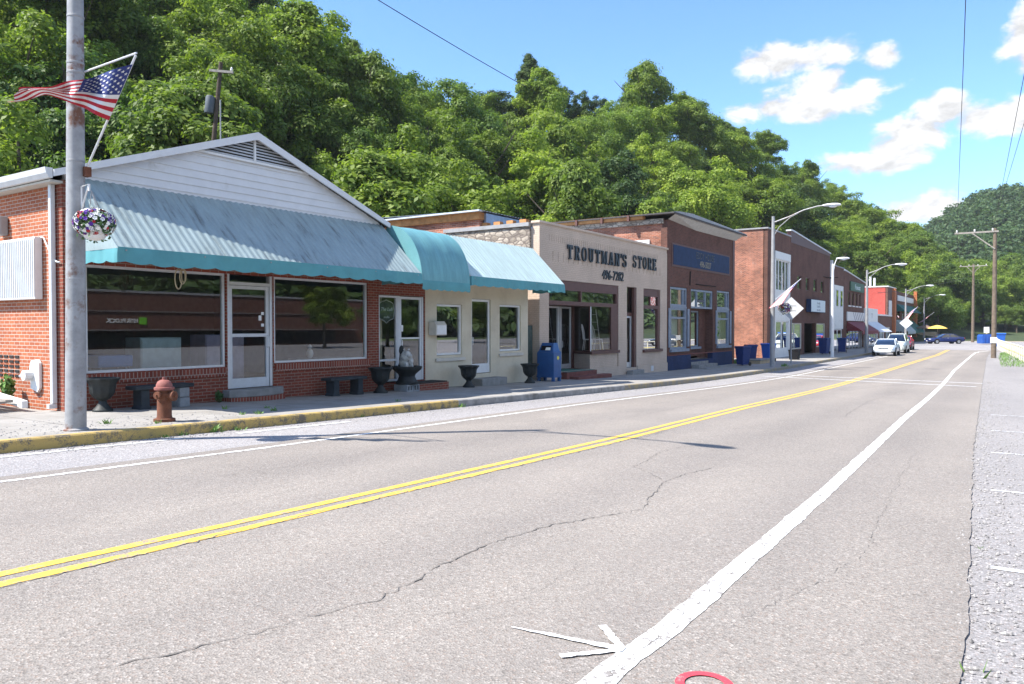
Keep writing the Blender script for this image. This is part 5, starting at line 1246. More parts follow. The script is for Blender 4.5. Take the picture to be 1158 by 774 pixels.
basket(-11.3, 43.9, 2.55, .36, 'hanging basket of dark and red flowers on the lamp pole at the vacant lot', (-11.3, 43.9, 3.3))
basket(-14.6, 147.6, 1.6, .4, 'hanging basket of reddish flowers on the farthest lamp pole', (-14.6, 147.6, 2.3))

# ================================================================== pavement furniture
def Zs(y): return zw(y)
h = thing('fire_hydrant', 'rusty red brown fire hydrant on the pavement near the yellow kerb', 'fire hydrant', (-11.95, 7.35, Zs(7.35)), R(20), world=False)
MB().lathe((0, 0, 0), [(.17, -.02), (.17, .05), (.125, .06), (.115, .10), (.112, .42), (.13, .43), (.13, .47), (.115, .48), (.115, .53)], 20).build('barrel', 'hydrant_rust', h, smooth=True)
MB().lathe((0, 0, .53), [(.155, 0), (.16, .03), (.155, .045), (.13, .05), (.125, .09), (.10, .14), (.06, .165), (.03, .17), (.03, .21), (.0, .212)], 20).build('bonnet', 'hydrant_cap', h, smooth=True)
for ang, rr, ln in ((0, .085, .20), (math.pi/2, .062, .19), (-math.pi/2, .062, .19)):
    ca, sa = math.cos(ang), math.sin(ang); z = .43 if rr > .08 else .45
    n_ = MB().tube([(ca*.08, sa*.08, z), (ca*ln*.75, sa*ln*.75, z)], rr*.8, 14).build('nozzle', 'hydrant_rust', h, smooth=True)
    MB().tube([(ca*ln*.75, sa*ln*.75, z), (ca*ln, sa*ln, z)], rr, 14).tube([(ca*ln, sa*ln, z), (ca*(ln+.03), sa*(ln+.03), z)], rr*.3, 5).build('nozzle_cap', 'hydrant_rust', n_)
MB().tube([(.0, -.19, .42), (.05, -.17, .33), (.08, -.12, .30), (.10, -.07, .38)], .008, 5).build('chain', 'hydrant_rust', h)
def urn(x, y, s, label, grp='stone urns along the shop fronts'):
    u = thing('urn_planter', label, 'planter', (x, y, Zs(y)-.01), 0, grp, world=False)
    MB().lathe((0, 0, 0), [(.20*s, 0), (.20*s, .05*s), (.15*s, .10*s), (.085*s, .19*s), (.08*s, .24*s), (.12*s, .27*s)], 28).build('pedestal', 'urn_stone', u, smooth=True)
    MB().lathe((0, 0, 0), [(.10*s, .26*s), (.17*s, .31*s), (.23*s, .40*s), (.245*s, .50*s), (.26*s, .60*s), (.30*s, .66*s), (.335*s, .70*s), (.335*s, .73*s), (.28*s, .73*s), (.26*s, .66*s), (.05*s, .64*s)], 40, 10, .045).build('bowl', 'urn_stone', u, smooth=True)
    MB().lathe((0, 0, 0), [(.262*s, .655*s), (.01, .68*s)], 16).build('soil', 'bark', u)
urn(-14.4, 7.62, .88, 'dark stone urn at the left corner of the brick store, partly behind the lamp pole')
urn(-14.35, 15.0, .95, 'dark stone urn between the right bench and the fountain')
urn(-14.25, 18.75, .93, 'black stone urn before the first window of the cream shop')
urn(-14.3, 22.3, .93, 'black stone urn by the last window of the cream shop')
def bench(x, y, label, odd=False):
    b = thing('stone_bench', label, 'bench', (x, y, Zs(y)-.01), 0, 'stone benches along the brick store', world=False)
    MB().box(-.19, .19, -.62, .62, .40, .475).build('seat', 'bench_stone', b, bev=.012)
    for k, yy in enumerate((-.40, .42)):
        if odd and k == 1: 
            MB().box(-.16, .16, yy-.1, yy+.12, 0, .19).box(-.155, .155, yy-.095, yy+.115, .2, .395).build('block_leg', 'block_grey', b, bev=.012)
        else: MB().prism([(-.15, yy-.12, 0), (-.15, yy+.12, 0), (-.15, yy+.12, .05), (-.15, yy+.085, .09), (-.15, yy+.085, .40), (-.15, yy-.085, .40), (-.15, yy-.085, .09), (-.15, yy-.12, .05)], (.30, 0, 0)).build('leg', 'bench_stone', b, bev=.01)
bench(-14.35, 8.75, 'dark stone bench behind the fire hydrant, one end on pale blocks', True)
bench(-14.4, 13.75, 'dark stone bench under the right window of the brick store')
fo = thing('stone_fountain', 'stone bowl fountain on a block, topped by a pale crouching lion figure', 'fountain', (-14.35, 16.05, Zs(16.05)-.01), 0, None, world=False)
for a in (-.27, .0): 
    bk = MB().box(-.24, .24, a, a+.255, 0, .05).box(-.24, .24, a, a+.04, .05, .17).box(-.24, .24, a+.108, a+.148, .05, .17).box(-.24, .24, a+.215, a+.255, .05, .17).box(-.24, .24, a, a+.255, .17, .205).build('block', 'block_grey', fo)
MB().lathe((0, 0, .205), [(.30, 0), (.31, .06), (.26, .12), (.22, .22), (.24, .28), (.33, .36), (.40, .42), (.42, .46), (.42, .50), (.36, .50), (.33, .44), (.05, .42)], 32, 12, .02).build('bowl', 'urn_stone', fo, smooth=True)
st_ = MB(); st_.ball((-.04, .02, .83), .19, .19, .21, 16, 11, .16).ball((0, -.03, .96), .165, .17, .17, 16, 11, .28).ball((.07, -.07, 1.03), .105, .10, .11, 14, 9, .14).ball((.15, -.09, 1.0), .06, .06, .055, 10, 7, .1).ball((.10, -.12, .72), .055, .05, .09).ball((.10, .08, .72), .055, .05, .09).ball((-.1, .1, .76), .10, .09, .12, 10, 7, .1).ball((.02, -.13, 1.17), .03).ball((.02, .05, 1.17), .03).tube([(-.14, .1, .75), (-.18, .16, .85), (-.12, .2, .95)], .025, 6)
st_.build('statue', 'statue_stone', fo, smooth=True)
MB().lathe((-.22, .02, .70), [(.10, 0), (.07, .1), (.055, .35), (.075, .42), (.06, .52), (.02, .58)], 14).build('back_finial', 'urn_stone', fo, smooth=True)
cbk = thing('letter_collection_box', 'blue street mail collection box with yellow sticker by the pink store entry', 'mailbox', (-14.55, 24.0, Zs(24.0)-.005), 0, None, world=False)
MB().box(-.36, .36, -.27, .27, .17, 1.06).build('body', 'mail_blue', cbk, bev=.02)
MB().prism([(-.36, -.27, 1.06), (.36, -.27, 1.06), (.30, -.10, 1.27), (.24, -.06, 1.38), (-.24, -.06, 1.38), (-.30, -.10, 1.27)], (0, 0, 0.0)) 
hv = [(-.36, -.27, 1.06), (.36, -.27, 1.06), (.36, .27, 1.06), (-.36, .27, 1.06), (-.30, -.22, 1.12), (.30, -.22, 1.12), (.30, .24, 1.12), (-.30, .24, 1.12), (-.25, -.10, 1.40), (.25, -.10, 1.40), (.25, .18, 1.40), (-.25, .18, 1.40)]
MB().mesh(hv, [(3, 2, 1, 0), (0, 1, 5, 4), (1, 2, 6, 5), (2, 3, 7, 6), (3, 0, 4, 7), (4, 5, 9, 8), (5, 6, 10, 9), (6, 7, 11, 10), (7, 4, 8, 11), (8, 9, 10, 11)]).build('hood', 'mail_blue', cbk, bev=.012)
MB().prism([(-.22, -.235, 1.14), (.22, -.235, 1.14), (.20, -.165, 1.30), (-.20, -.165, 1.30)], (0, -.008, .0)).build('chute', 'black', cbk)
MB().prism([(-.02, -.25, 1.14), (.20, -.25, 1.14), (.18, -.20, 1.24), (.0, -.20, 1.24)], (0, -.006, 0)).build('chute_label', 'petal_white', cbk)
MB().box(-.37, .37, -.28, .28, .15, .20).build('base_rim', 'mail_blue', cbk)
for a in (-.30, .30):
    for b in (-.21, .21): MB().box(a-.05, a+.05, b-.045, b+.045, -.01, .16).build('leg', 'mail_blue', cbk)
MB().tube([(.362, .02, .86), (.368, .02, .86)], .07, 16).build('sticker', 'yellow_sticker', cbk)
def bin_(x, y, z, s, m, label, rot=0, name='wheelie_bin'):
    b = thing(name, label, 'bin', (x, y, z), rot, 'wheeled rubbish bins by the shops', world=False)
    v = lambda w, d, z_: [(-w, -d, z_), (w, -d, z_), (w, d, z_), (-w, d, z_)]
    vs, fs = loft([v(.22*s, .24*s, .06*s), v(.25*s, .28*s, .5*s), v(.285*s, .32*s, .96*s), v(.31*s, .345*s, .965*s), v(.31*s, .345*s, 1.0*s)])
    MB().mesh(vs, fs).build('body', m, b, bev=.02)
    vs, fs = loft([v(.325*s, .36*s, 1.0*s), v(.325*s, .36*s, 1.03*s), v(.29*s, .32*s, 1.08*s)])
    l = MB().mesh(vs, fs).build('lid', m, b, bev=.02)
    MB().tube([(-.2*s, .36*s, 1.0*s), (-.2*s, .43*s, .99*s), (.2*s, .43*s, .99*s), (.2*s, .36*s, 1.0*s)], .015*s, 6).build('handle', m, b)
    for a in (-.26, .26): MB().tube([(a*s-.025, .27*s, .10*s), (a*s+.025, .27*s, .10*s)], .10*s, 12).build('wheel', 'tyre', b)
zl = zw(47)
bin_(-13.75, 44.3, zw(44.3), 1.05, 'navy_plastic', 'navy wheeled bin at the corner of the blue sign store', -.4)
bin_(-14.5, 48.3, zl, 1.05, 'navy_plastic', 'dark navy bin half hidden between two bins in the vacant lot', .6)
bin_(-14.0, 50.4, zl, 1.10, 'blue_plastic', 'bright blue wheeled bin in the vacant lot', -.3)
bin_(-13.9, 66.3, -.69, 1.25, 'navy_plastic', 'navy wheeled bin before the plain brown building, left of a pair', -.2)
bin_(-13.6, 71.8, -.69, 1.2, 'navy_plastic', 'navy wheeled bin by the white pilaster, right of a pair', .1)
cs = thing('concrete_step', 'low brick and concrete platform in the vacant lot before the bins', 'platform', (-14.3, 49.2, zl), 0)
MB().box(-15.0, -13.5, 46.9, 49.6, zl-.1, zl+.20).build('slab', 'tan_wall', cs, bev=.02); MB().box(-15.05, -13.45, 46.85, 49.65, zl+.20, zl+.26).build('top', 'step_grey', cs, bev=.015)
bb = thing('plant_box', 'small black square tub beside the white shop front', 'planter', (-13.4, 54.6, -.69), 0, None, world=False)
vs, fs = loft([[(-.28, -.28, 0), (.28, -.28, 0), (.28, .28, 0), (-.28, .28, 0)], [(-.33, -.33, .62), (.33, -.33, .62), (.33, .33, .62), (-.33, .33, .62)]])
MB().mesh(vs, fs).build('tub', 'black', bb, bev=.02); MB().box(-.35, .35, -.35, .35, .62, .68).build('rim', 'black', bb)
sg = thing('warning_sign', 'back of a large silver diamond road sign on a post', 'road sign', (-12.05, 48.3, zw(48.3)), 0, None, world=False)
MB().box(-.035, .035, -.03, .03, -.1, 4.0).build('post', 'galv', sg)
MB().prism([(-.74, -.05, 3.36), (0, -.05, 2.66), (.74, -.05, 3.36), (0, -.05, 4.06)], (0, .008, 0)).build('sign_plate', 'sign_back', sg)
MB().box(-.30, .30, -.055, -.035, 3.2, 3.25).box(-.30, .30, -.055, -.035, 3.5, 3.55).build('brace', 'galv', sg)
s2 = thing('road_sign', 'small pale diamond sign on a post far along the pavement', 'road sign', (-13.4, 112, -.69), 0, None, world=False)
MB().box(-.04, .04, -.03, .03, 0, 3.4).build('post', 'galv', s2); MB().prism([(-.8, -.05, 2.75), (0, -.05, 2.0), (.8, -.05, 2.75), (0, -.05, 3.5)], (0, .01, 0)).build('sign_plate', 'white_metal', s2)
s3 = thing('road_sign', 'grey square sign on a yellowish post behind the far blue skip', 'road sign', (-5.2, 131, -.84), 0, None, world=False)
MB().box(-.1, .1, -.05, .05, 0, 2.0).build('post', 'fence_yellow', s3); MB().box(-.35, .35, -.09, -.055, 1.5, 2.4).build('sign_plate', 'sign_back', s3)
# ================================================================== vehicles
def car(name, label, cat, x, y, rot, paint, tall=0.0, L=4.6, wag=False, grp=None):
    t = thing(name, label, cat, (x, y, zg(y)+.0), rot, grp, world=False); k = L/4.6
    st_ = [(0, .34, .56, .60), (.10, .25, .68, .76), (.5, .22, .77, .86), (1.3, .22, .88, .89), (2.2, .22, .93, .89), (3.3, .22, .95, .89), (4.2, .25, .97, .86), (4.5, .3, .93, .80), (4.6, .4, .74, .72)]
    rings = []
    for (yy, zl_, zt, w) in st_:
        zt += tall*.7; h_ = [(0.72*w, zl_), (w, zl_+.14), (w, (zl_+zt)/2+.05), (w*.95, zt-.10), (w*.84, zt), (w*.4, zt+.03)]
        rings.append([(a, yy*k-L/2, b) for a, b in h_]+[(-a, yy*k-L/2, b) for a, b in h_[::-1]])
    vs, fs = loft(rings); body = MB().mesh(vs, fs).build('body', paint, t, smooth=True)
    gs = [(1.22, .02), (1.6, .25), (2.05, .47), (2.6, .52), (3.2, .49), (3.65, .26), (4.05, .02)] if not wag else [(1.15, .02), (1.55, .3), (1.95, .52), (2.6, .56), (3.4, .55), (4.1, .5), (4.45, .04)]
    gr = []
    for (yy, hh) in gs:
        hh *= 1+tall*.9; q = hh/.55; zb_ = .88+tall*.7; wb_ = .80; wt = wb_-.20*q
        gr.append([(wb_, yy*k-L/2, zb_-.03), (wt+.02, yy*k-L/2, zb_+hh-.03), (wt-.06, yy*k-L/2, zb_+hh), (-wt+.06, yy*k-L/2, zb_+hh), (-wt-.02, yy*k-L/2, zb_+hh-.03), (-wb_, yy*k-L/2, zb_-.03)])
    vs, fs = loft(gr); MB().mesh(vs, fs).build('windows', 'glass_car', t, smooth=True)
    MB().mesh(*loft([[(a*.93, b, c_-.04) for a, b, c_ in r_] for r_ in gr])).build('cabin', 'dark_void', t)
    rr = gr[2:5] if not wag else gr[2:6]
    rv = []
    for r_ in rr: rv.append([(r_[1][0]+.012, r_[1][1], r_[1][2]-.035), (r_[2][0], r_[2][1], r_[2][2]+.014), (r_[3][0], r_[3][1], r_[3][2]+.014), (r_[4][0]-.012, r_[4][1], r_[4][2]-.035)])
    MB().mesh(*loft(rv)).build('roof', paint, t, smooth=True)
    for sgn in (1, 4):
        MB().tube([gr[0][0 if sgn == 1 else 5], gr[1][sgn], gr[2][sgn]], .035, 6).build('pillar', paint, t); MB().tube([gr[-1][0 if sgn == 1 else 5], gr[-2][sgn], gr[-3][sgn]], .05, 6).build('pillar', paint, t)
        m_ = gr[3][sgn]; MB().tube([(m_[0]*1.27, m_[1]+.05, gr[3][0][2]), (m_[0]*1.01, m_[1]+.05, m_[2])], .035, 6).build('pillar', paint, t)
    zr = .86+tall*.5
    for yy in (.86, 3.70):
        for sd in (-1, 1):
            cx, cy = sd*.80, yy*k-L/2
            MB().tube([(sd*.70, cy, .33), (sd*.896, cy, .33)], .38, 18).build('wheel_arch', 'black', t)
            w_ = MB().tube([(sd*.72, cy, .315), (sd*.905, cy, .315)], .315, 20).build('wheel', 'tyre', t)
            MB().tube([(sd*.90, cy, .315), (sd*.912, cy, .315)], .20, 14).build('rim', 'hub', w_)
    zf = tall*.5
    for sd in (-1, 1):
        MB().box(sd*.42, sd*.72, -L/2+.02, -L/2+.20, .58+zf, .70+zf).build('headlight', 'lens_clear', t, bev=.02)
        MB().box(sd*.50, sd*.78, L/2-.12, L/2-.02, .68+zf, .84+zf).build('tail_light', 'lens_red', t, bev=.02)
        MB().box(sd*.88, sd*1.02, 1.45*k-L/2, 1.58*k-L/2, .93+tall*.7, 1.05+tall*.7).build('mirror', paint, t, bev=.02)
        MB().box(sd*.885, sd*.90, 2.2*k-L/2, 2.4*k-L/2, .80, .83).build('door_handle', 'alu', t)
    MB().box(-.38, .38, -L/2+.0, -L/2+.10, .55+zf, .65+zf).build('grille', 'black', t); MB().box(-.62, .62, -L/2-.03, -L/2+.12, .32, .48+zf*.5).build('bumper', paint, t, bev=.03)
    MB().box(-.16, .16, -L/2-.04, -L/2-.03, .36, .46).build('number_plate', 'plate_white', t); MB().box(-.62, .62, L/2-.12, L/2+.03, .36, .54).build('bumper', paint, t, bev=.03)
    return t
car('parked_car', 'silver saloon car parked nose towards us at the left kerb', 'car', -10.05, 71.6, .03, 'car_silver', L=4.5)
car('parked_car', 'pale green estate car parked just behind the silver saloon', 'car', -10.25, 79.6, .03, 'car_pale', .28, 4.6, True)
car('parked_car', 'small red car mostly hidden behind the pale estate car', 'car', -11.0, 90, .03, 'car_red', .05, 4.2)
car('blue_car', 'dark blue saloon car side on across the far end of the street', 'car', -10.1, 125.5, R(-54), 'car_blue', .02, 5.1)
car('parked_car', 'dark car seen through the yellow railing in the lot at right', 'car', 8.6, 93, R(60), 'car_dark')
# ================================================================== skips, poles, wires, railing
def dumpster(x, y, L, label, rot):
    d = thing('dumpster', label, 'skip', (x, y, zg(y)), rot, None, world=False)
    MB().prism([(-L/2, -.8, .15), (L/2, -.8, .15), (L/2, -.8, 1.15), (L/2-.15, -.8, 1.4), (-L/2+.15, -.8, 1.4), (-L/2, -.8, 1.15)], (0, 1.6, 0)).build('body', 'dumpster_blue', d, bev=.02)
    r_ = MB()
    for i in range(5): r_.box(-L/2+.2+i*(L-.5)/4, -L/2+.3+i*(L-.5)/4, -.86, -.802, .2, 1.1)
    r_.build('rib', 'dumpster_blue', d); MB().box(-L/2+.1, -.02, -.75, .75, 1.402, 1.45).box(.02, L/2-.1, -.75, .75, 1.402, 1.45).build('lid', 'black', d)
    MB().box(L*.12, L*.32, -.862, -.858, .65, 1.05).build('label_plate', 'white_paint', d)
dumpster(-4.6, 122.5, 2.3, 'long bright blue skip with a white plate beside the far road', .45)
bin_(-2.9, 107, zg(107), 1.55, 'blue_plastic', 'blue bin right of the near utility pole', .3)
def upole(x, y, H, label, arms, r=.15, base=None):
    z = zg(y) if base is None else base
    t = thing('utility_pole', label, 'utility pole', (x, y, z), 0, None, world=False)
    MB().tube([(0, 0, -.5), (.01, 0, H*.5), (0, .01, H)], [r*1.15, r, r*.78], 12).build('pole', 'wood_pole', t, smooth=True)
    for (z_, a, b, ins) in arms:
        MB().box(a, b, -.17, -.05, z_-.06, z_+.06).build('cross_arm', 'wood_grey', t)
        for q in ins: MB().lathe((q, -.11, z_+.06), [(.03, 0), (.07, .04), (.05, .08), (.07, .12), (.03, .2)], 10).build('insulator', 'insulator', t, smooth=True)
    return t
U1 = upole(-2.3, 70.0, 10.0, 'near wooden utility pole at right with one sided cross arm and small sign', [(9.75, -2.7, .25, (-2.55, -1.35, -.15))], .16)
MB().tube([(-1.5, -.13, 9.68), (0, -.13, 8.4)], .05, 6).build('brace', 'wood_grey', U1)
MB().box(-.22, .22, -.20, -.17, 1.15, 1.6).build('notice', 'white_paint', U1)
U2 = upole(-7.4, 140.0, 12.2, 'far wooden utility pole before the trees at the street end', [(11.9, -1.9, 1.9, (-1.7, -.6, .6, 1.7))], .2)
MB().tube([(-.9, -.11, 11.8), (0, -.1, 10.8), (.9, -.11, 11.8)], .05, 6).build('brace', 'wood_grey', U2)
U3 = upole(2.5, -24, 10.2, 'wooden utility pole standing behind the viewpoint on the shoulder', [(9.8, -.9, .9, (-.6, -.1, .7))], .16)
hx, hy = -35.2, 24.9
U4 = upole(hx, hy, 13.4, 'leaning dark wooden pole with a grey transformer on the hillside behind the brick store', [(12.9, -.5, .75, (.65,))], .13, base=2.0)
U4.location = (-36.2, 24.15, 2.0); U4.rotation_mode = 'QUATERNION'
from mathutils import Quaternion
U4.rotation_quaternion = Quaternion((-.559, .829, 0), .10) @ Quaternion((0, 0, 1), .55)
[setattr(ch.data, 'name', 'pole') or ch.data.materials.__setitem__(0, MATS['pole_dark']) for ch in U4.children if ch.name.startswith('pole')]
MB().lathe((-.33, -.10, 10.7), [(.22, 0), (.235, .05), (.235, .80), (.20, .88), (.07, .92)], 16).build('transformer', 'transformer', U4, smooth=True)
MB().tube([(.25, -.2, 11.4), (.6, -.2, 8), (1.0, -.2, 3)], .035, 6).build('cable_guard', 'galv', U4)
def wire(a, b, sag, label, r=.018, grp=None):
    a = Vector(a); b = Vector(b); P = []
    for i in range(29):
        t = i/28; p = a.lerp(b, t); p.z -= sag*4*t*(1-t); P.append(p)
    o = MB().tube(P, r, 5).build('power_line', 'cable', org=tuple(a)); tag(o, label, 'power line', grp)
wire((-4.85, 69.9, 9.1), (1.9, -24.1, 10.1), .8, 'leftmost thin power line over the road to the near utility pole', .010)
wire((-2.3, 70, 10.0), (3.2, -24.1, 10.1), .8, 'thin power line from the top of the near utility pole, leaving the frame at right', .010)
wire((-2.45, 69.9, 9.1), (2.4, -24.1, 10.1), .8, 'thin power line from the insulator beside the near pole top, crossing the sky at right', .010)
wire((-4.85, 69.9, 9.1), (-9.1, 139.9, 11.3), .8, 'power line running on from the near to the far utility pole', .02)
wire((-40.7, 25.0, 27.6), (-44.4, 68.5, 26.9), .3, 'single dark cable crossing the sky to the wooded hill', .036)
wire((-15.0, 100, 5.6), (-7.6, 139.9, 9.6), .4, 'low cable from the row of shops to the far utility pole', .025)
fn = thing('railing', 'long pale yellow pipe railing curving along the right roadside', 'railing', (-1.5, 80, -.84), 0)
pts = [(1.2, 44), (.5, 52), (-.1, 59), (-.8, 70), (-1.7, 82), (-2.6, 95), (-3.1, 105)]
fx = lambda q: (float(np.interp(q, [p[1] for p in pts], [p[0] for p in pts])), q)
for z_ in (.45, 1.0): MB().tube([fx(q)+(zg(q)+z_,) for q in np.linspace(44, 105, 40)], .05, 6).build('rail', 'fence_yellow' if z_ < .9 else 'fence_cream', fn)
for q in np.arange(44, 105.1, 2.05): MB().tube([fx(q)+(zg(q)-.1,), fx(q)+(zg(q)+1.04,)], .05, 6).build('post', 'fence_cream', fn)
MB().tube([fx(58)+(zg(58)+.1,), fx(62)+(zg(62)+.95,)], .05, 6).build('brace', 'fence_cream', fn)
def verge(x0, x1, y0, y1, n, seed, name, label, h=.16):
    rs = np.random.RandomState(seed); V = []; fs = []
    mb = MB()
    for i in range(n):
        y = y0+(y1-y0)*rs.rand(); a = x0(y) if callable(x0) else x0; b = x1(y) if callable(x1) else x1; x = a+(b-a)*rs.rand(); z = zg(y)-.03; an = rs.rand()*6.28; hh = h*rs.uniform(.4, 1.3); w = .012+.02*rs.rand()*hh*5
        dx, dy = math.cos(an)*w, math.sin(an)*w; lx, ly = rs.normal(size=2)*hh*.4
        mb.face([(x-dx, y-dy, z), (x+dx, y+dy, z), (x+lx, y+ly, z+hh)])
    o = mb.build(name, 'weed_green'); o['kind'] = 'stuff'; tag(o, label, 'grass'); return o
struct(strip('grass_verge', lambda y: edR(y)+.9 if y > 60 else edR(y)+2.0, lambda y: fx(min(max(y, 44), 105))[0]+1.0, 50, 105, -.02, 'grass_ground', 1, 2, .2))
verge(lambda y: edR(y)+.8, lambda y: fx(min(y, 105))[0]+.4, 55, 100, 2600, 3, 'verge_grass', 'rough grass along the foot of the yellow railing', .16)
verge(-.25, .9, 3.6, 4.6, 60, 8, 'shoulder_grass', 'thin grass blades in the gravel at the right edge of the road', .07)
def weed(x, y, z, s, label, grp, seed):
    rs = np.random.RandomState(seed); mb = MB()
    for i in range(int(26*s**.5)):
        an = rs.rand()*6.28; hh = .16*s*rs.uniform(.5, 1.2); w = .018*s; px, py = rs.normal(size=2)*.06*s; l = rs.normal(size=2)*hh*.55
        dx, dy = math.cos(an)*w, math.sin(an)*w
        mb.face([(x+px-dx, y+py-dy, z), (x+px+dx, y+py+dy, z), (x+px+l[0]*.6+dx, y+py+l[1]*.6+dy, z+hh*.7), (x+px+l[0], y+py+l[1], z+hh)])
    tag(mb.build('weed', 'weed_green', org=(x, y, z)), label, 'weed', grp)
wl = 'small tuft of green weeds growing at the kerb or in a pavement joint'
for k, (x, y, s) in enumerate([(-11.22, 7.75, 1.3), (-11.2, 6.9, .7), (-11.22, 7.2, .8), (-11.9, 9.2, .7), (-12.2, 9.8, .8), (-12.0, 8.9, .6), (-13.2, 9.4, .7), (-12.8, 10.1, .6), (-11.15, 8.2, .8), (-11.2, 14.45, .9), (-12.1, 13.2, .6), (-11.25, 11.2, .7), (-12.3, 6.6, .8), (-11.75, 7.1, .6), (-11.5, 44.6, 1.6), (-11.6, 45.3, 1.4), (-14.9, 46.6, 2.0), (-14.9, 47.0, 1.8), (-15.0, 46.8, 2.2), (-13.5, 55.6, 1.6), (-.3, 7.0, .35), (-.2, 3.9, .4)]):
    weed(x, y, zg(y)+(.14 if x < -11.3 and x > -15.3 else -.03), s*.72, wl, 'weeds at the kerb and pavement joints', k)
def bush(x, y, z, s, label, n=220, m='weed_green', seed=1):
    rs = np.random.RandomState(seed); e = rs.normal(size=(n, 3)); e /= np.linalg.norm(e, axis=1, keepdims=True)
    C = e*np.array([.5, .5, .9])*s*rs.uniform(.3, 1, (n, 1))*.45; C[:, 2] += .42*s
    t = thing('shrub', label, 'plant', (x, y, z), 0, None, world=False)
    o = bpy.data.objects.new('foliage', leaf_mesh('foliage', leaf_arrays(C, e+rs.normal(size=(n, 3))*.6, np.full(n, .075*s**.5)*rs.uniform(.6, 1.3, n), rs), m)); COL.objects.link(o); o.parent = t
    MB().tube([(0, 0, -.05), (.02, 0, .5*s)], [.012, .006], 5).build('stem', 'bark', t)
bush(-16.55, 6.9, .13, .62, 'light green leafy weed against the lit brick wall beside the white plate', seed=2)
bush(-16.9, 6.2, .0, .5, 'grassy weed at the left edge beyond the loose boards', seed=4)
bush(-14.6, 10.25, -.1, .34, 'dark weed at the foot of the brick wall left of the shop door', 120, 'leaf_dark', 5)
bd = thing('loose_boards', 'long white trim board and grey planks lying along the side wall', 'boards', (-16.5, 6.8, .05), 0)
MB().prism([(-15.30, 6.62, .06), (-15.30, 6.72, .06), (-20, 6.86, .42), (-20, 6.76, .42)], (0, 0, .13)).build('trim_board', 'white_paint', bd)
for k in range(3): MB().box(-20, -15.35-.1*k, 6.15+.15*k, 6.28+.15*k, .155, .185+.012*k).build('plank', 'wood_grey', bd)
um = lambda x, y, m, label: (lambda t: (MB().lathe((0, 0, 2.0), [(1.45, 0), (1.1, .22), (.6, .42), (.05, .55)], 16).build('canopy', m, t, smooth=True), MB().tube([(0, 0, 0), (0, 0, 2.5)], .04, 6).build('pole', 'wood_grey', t)))(thing('patio_umbrella', label, 'umbrella', (x, y, -.70), 0, None, world=False))
um(-12.3, 140.5, 'umbrella_yellow', 'yellow patio umbrella beyond the dark blue car')
um(-14.2, 141.5, 'umbrella_brown', 'brown patio umbrella left of the yellow one')
# ================================================================== things inside the windows
def chair(x, y, z, rot, label):
    c_ = thing('windsor_chair', label, 'chair', (x, y, z), rot, None, world=False)
    MB().lathe((0, 0, .44), [(.22, 0), (.23, .02), (.2, .04)], 16).build('seat', 'white_paint', c_, smooth=True)
    for a, b in ((-.15, -.15), (.15, -.15), (-.15, .15), (.15, .15)): MB().tube([(a, b, .45), (a*1.4, b*1.4, 0)], .016, 6).build('leg', 'white_paint', c_)
    bk = MB(); P = [(.23*math.cos(math.pi*i/14), .18+.10*math.sin(math.pi*i/14), .48+.62*math.sin(math.pi*i/14)**.6) for i in range(15)]
    bk.tube(P, .016, 6); 
    for i in range(6): q = -.15+.06*i; bk.tube([(q*.8, .18, .48), (q, .27, .48+.6*math.sqrt(max(0, 1-(q/.24)**2))**.7)], .009, 5)
    bk.build('backrest', 'white_paint', c_)
chair(-15.5, 28.75, .56, 1.9, 'white spindle back chair standing in the pink store window')
chair(-15.38, 29.35, .56, 2.4, 'white spindle back chair tilted low at the front of the pink store window')
rk = thing('display_rack', 'white folding display ladder in the pink store window', 'rack', (-15.7, 29.6, .56), 0, None, world=False)
for a in (-.22, .22): MB().tube([(a, .25, 0), (a*.5, 0, 1.75)], .018, 6).build('leg', 'white_paint', rk)
for i in range(5): MB().box(-.2+.02*i, .2-.02*i, .2-.05*i, .23-.05*i, .2+i*.33, .22+i*.33).build('rung', 'white_paint', rk)
def cabinet(x, y, w, h, m, label):
    c_ = thing('cabinet', label, 'cabinet', (x, y, .12), 0, None, world=False)
    MB().box(-.3, .3, -w/2, w/2, .06, h).build('body', m, c_, bev=.015); MB().box(.30, .325, -w/2+.02, w/2-.02, .10, h-.03).build('door', m, c_, bev=.01); MB().box(-.28, .27, -w/2+.03, w/2-.03, 0, .06).build('plinth', 'black', c_)
cabinet(-16.0, 9.6, .95, 1.20, 'pale_cabinet', 'pale blue green cabinet behind the left shop window')
cabinet(-16.0, 11.2, 1.05, 1.25, 'lilac_cabinet', 'pale lilac cabinet behind the left shop window')
st_ = thing('bar_stool', 'blue topped stool with pale legs behind the left shop window', 'stool', (-15.5, 8.35, .12), 0, None, world=False)
MB().box(-.25, .25, -.36, .36, .62, .86).build('seat', 'stool_blue', st_, bev=.03)
for a in (-.2, .2):
    for b in (-.28, .28): MB().tube([(a, b, .62), (a*1.1, b*1.15, 0)], .022, 6).build('leg', 'wood_grey', st_)
lm = thing('figurine', 'small pale seated figurine on the right window ledge of the brick store', 'figurine', (-15.4, 13.5, .75), 0, None, world=False)
MB().box(-.25, .05, -.5, 1.2, -.65, 0).build('shelf', 'wood_grey', lm); MB().ball((0, 0, .12), .09, .09, .13).ball((0, 0, .29), .06).build('body', 'white_paint', lm, smooth=True)
pot = thing('potted_plant', 'potted plant with yellow leaves in the right window of the blue sign store', 'plant', (-15.25, 43.62, .5), 0, None, world=False)
MB().lathe((0, 0, 0), [(.12, 0), (.17, .3), (.14, .3)], 12).build('pot', 'white_paint', pot); 
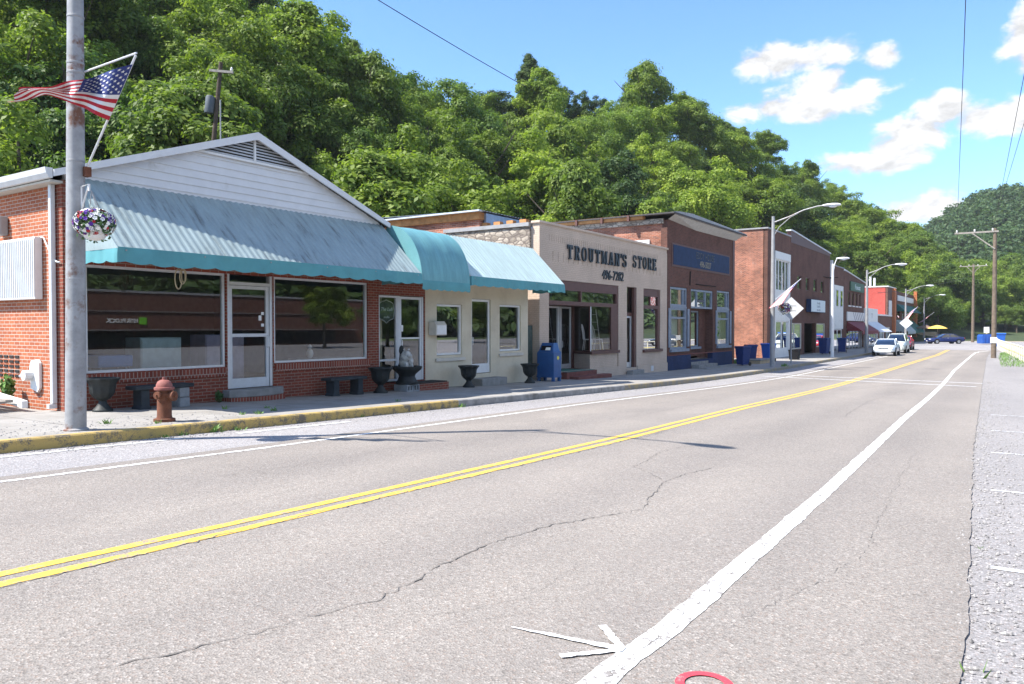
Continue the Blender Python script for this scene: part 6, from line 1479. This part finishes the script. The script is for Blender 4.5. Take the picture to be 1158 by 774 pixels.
e = np.random.RandomState(1).normal(size=(60, 3)); lm_ = bpy.data.objects.new('foliage', leaf_mesh('foliage', leaf_arrays(e*np.array([.14, .14, .25])+np.array([0, 0, .75]), e, np.full(60, .14), np.random.RandomState(2)), 'weed_green')); COL.objects.link(lm_); lm_.parent = pot
# ================================================================== the far side of the street, seen in the shop windows
XO = 54
BO = thing('far_side_building', 'long low brick building across the street, mirrored in the shop windows', 'building', (60, 45, -.84))
mb = MB().box(XO, XO+14, 8, 84, -2, 5.4).build('wall', 'brick_brown', BO); MB().box(XO-.15, XO+14, 7.9, 84.1, 5.4, 5.65).build('coping', 'galv', BO)
MB().box(XO-.2, XO-.01, 10, 82, 3.27, 3.34).box(XO-1.0, XO-.01, 10, 82, 1.16, 1.24).build('canopy', 'galv', BO)
for i in range(9):
    w_ = MB().box(XO-.08, XO-.01, 10.1+i*7.6, 17.5+i*7.6, -.75, 1.13).build('window', 'dark_brown_trim', BO); MB().box(XO-.12, XO-.085, 10.2+i*7.6, 17.4+i*7.6, -.65, 1.05).build('pane', 'dark_void', w_)  # window band widened; dark pane colour stands in for shadows and parked cars
sq = MB().box(XO-.2, XO-.02, 48.6, 49.4, 1.85, 2.65).build('green_square', 'green_square', BO)
t_ = MB(); text_on_x(t_, 'H&R BLOCK', XO-.05, 46.7, 2.05, .60, sx=1.08, ext=.03, bold=.028, face=-1); t_.build('lettering', 'white_paint', BO)
for k, (x, y, s) in enumerate([(36, 60, .95), (35, 69, .85), (40, 92, 1.1), (38, 30, .8)]):
    tree(x, y, zg(y), s, k, 'small street tree on the far side of the road, mirrored in the windows', 'trees on the far side of the road')
rs = np.random.RandomState(9); VV = []
for i in range(330):
    y = rnd.uniform(-70, 330); x = rnd.uniform(88, 135) if i % 2 else rnd.uniform(80, 92); V = crown_points(100+i % 9, 240, 6, 5.5, 6, 30, 1.9, 1.1); VV.append(V+np.array([x, y, -2+max(0, x-95)*.5]))
o = bpy.data.objects.new('opposite_wood', leaf_mesh('opposite_wood', np.concatenate(VV), 'foliage_far')); COL.objects.link(o); struct(o, 'stuff'); tag(o, 'wooded rise behind the brick building across the street', 'wood')
vs = []; fs = []
for i in range(20):
    y = -80+i*19
    for (x, z) in ((90, -1), (110, 7), (140, 22), (190, 20)): vs.append((x, y, z))
for i in range(19):
    for j in range(3): fs.append((i*4+j, i*4+j+1, i*4+j+5, i*4+j+4))
struct(MB().mesh(vs, fs).build('opposite_hill', 'forest_floor'))
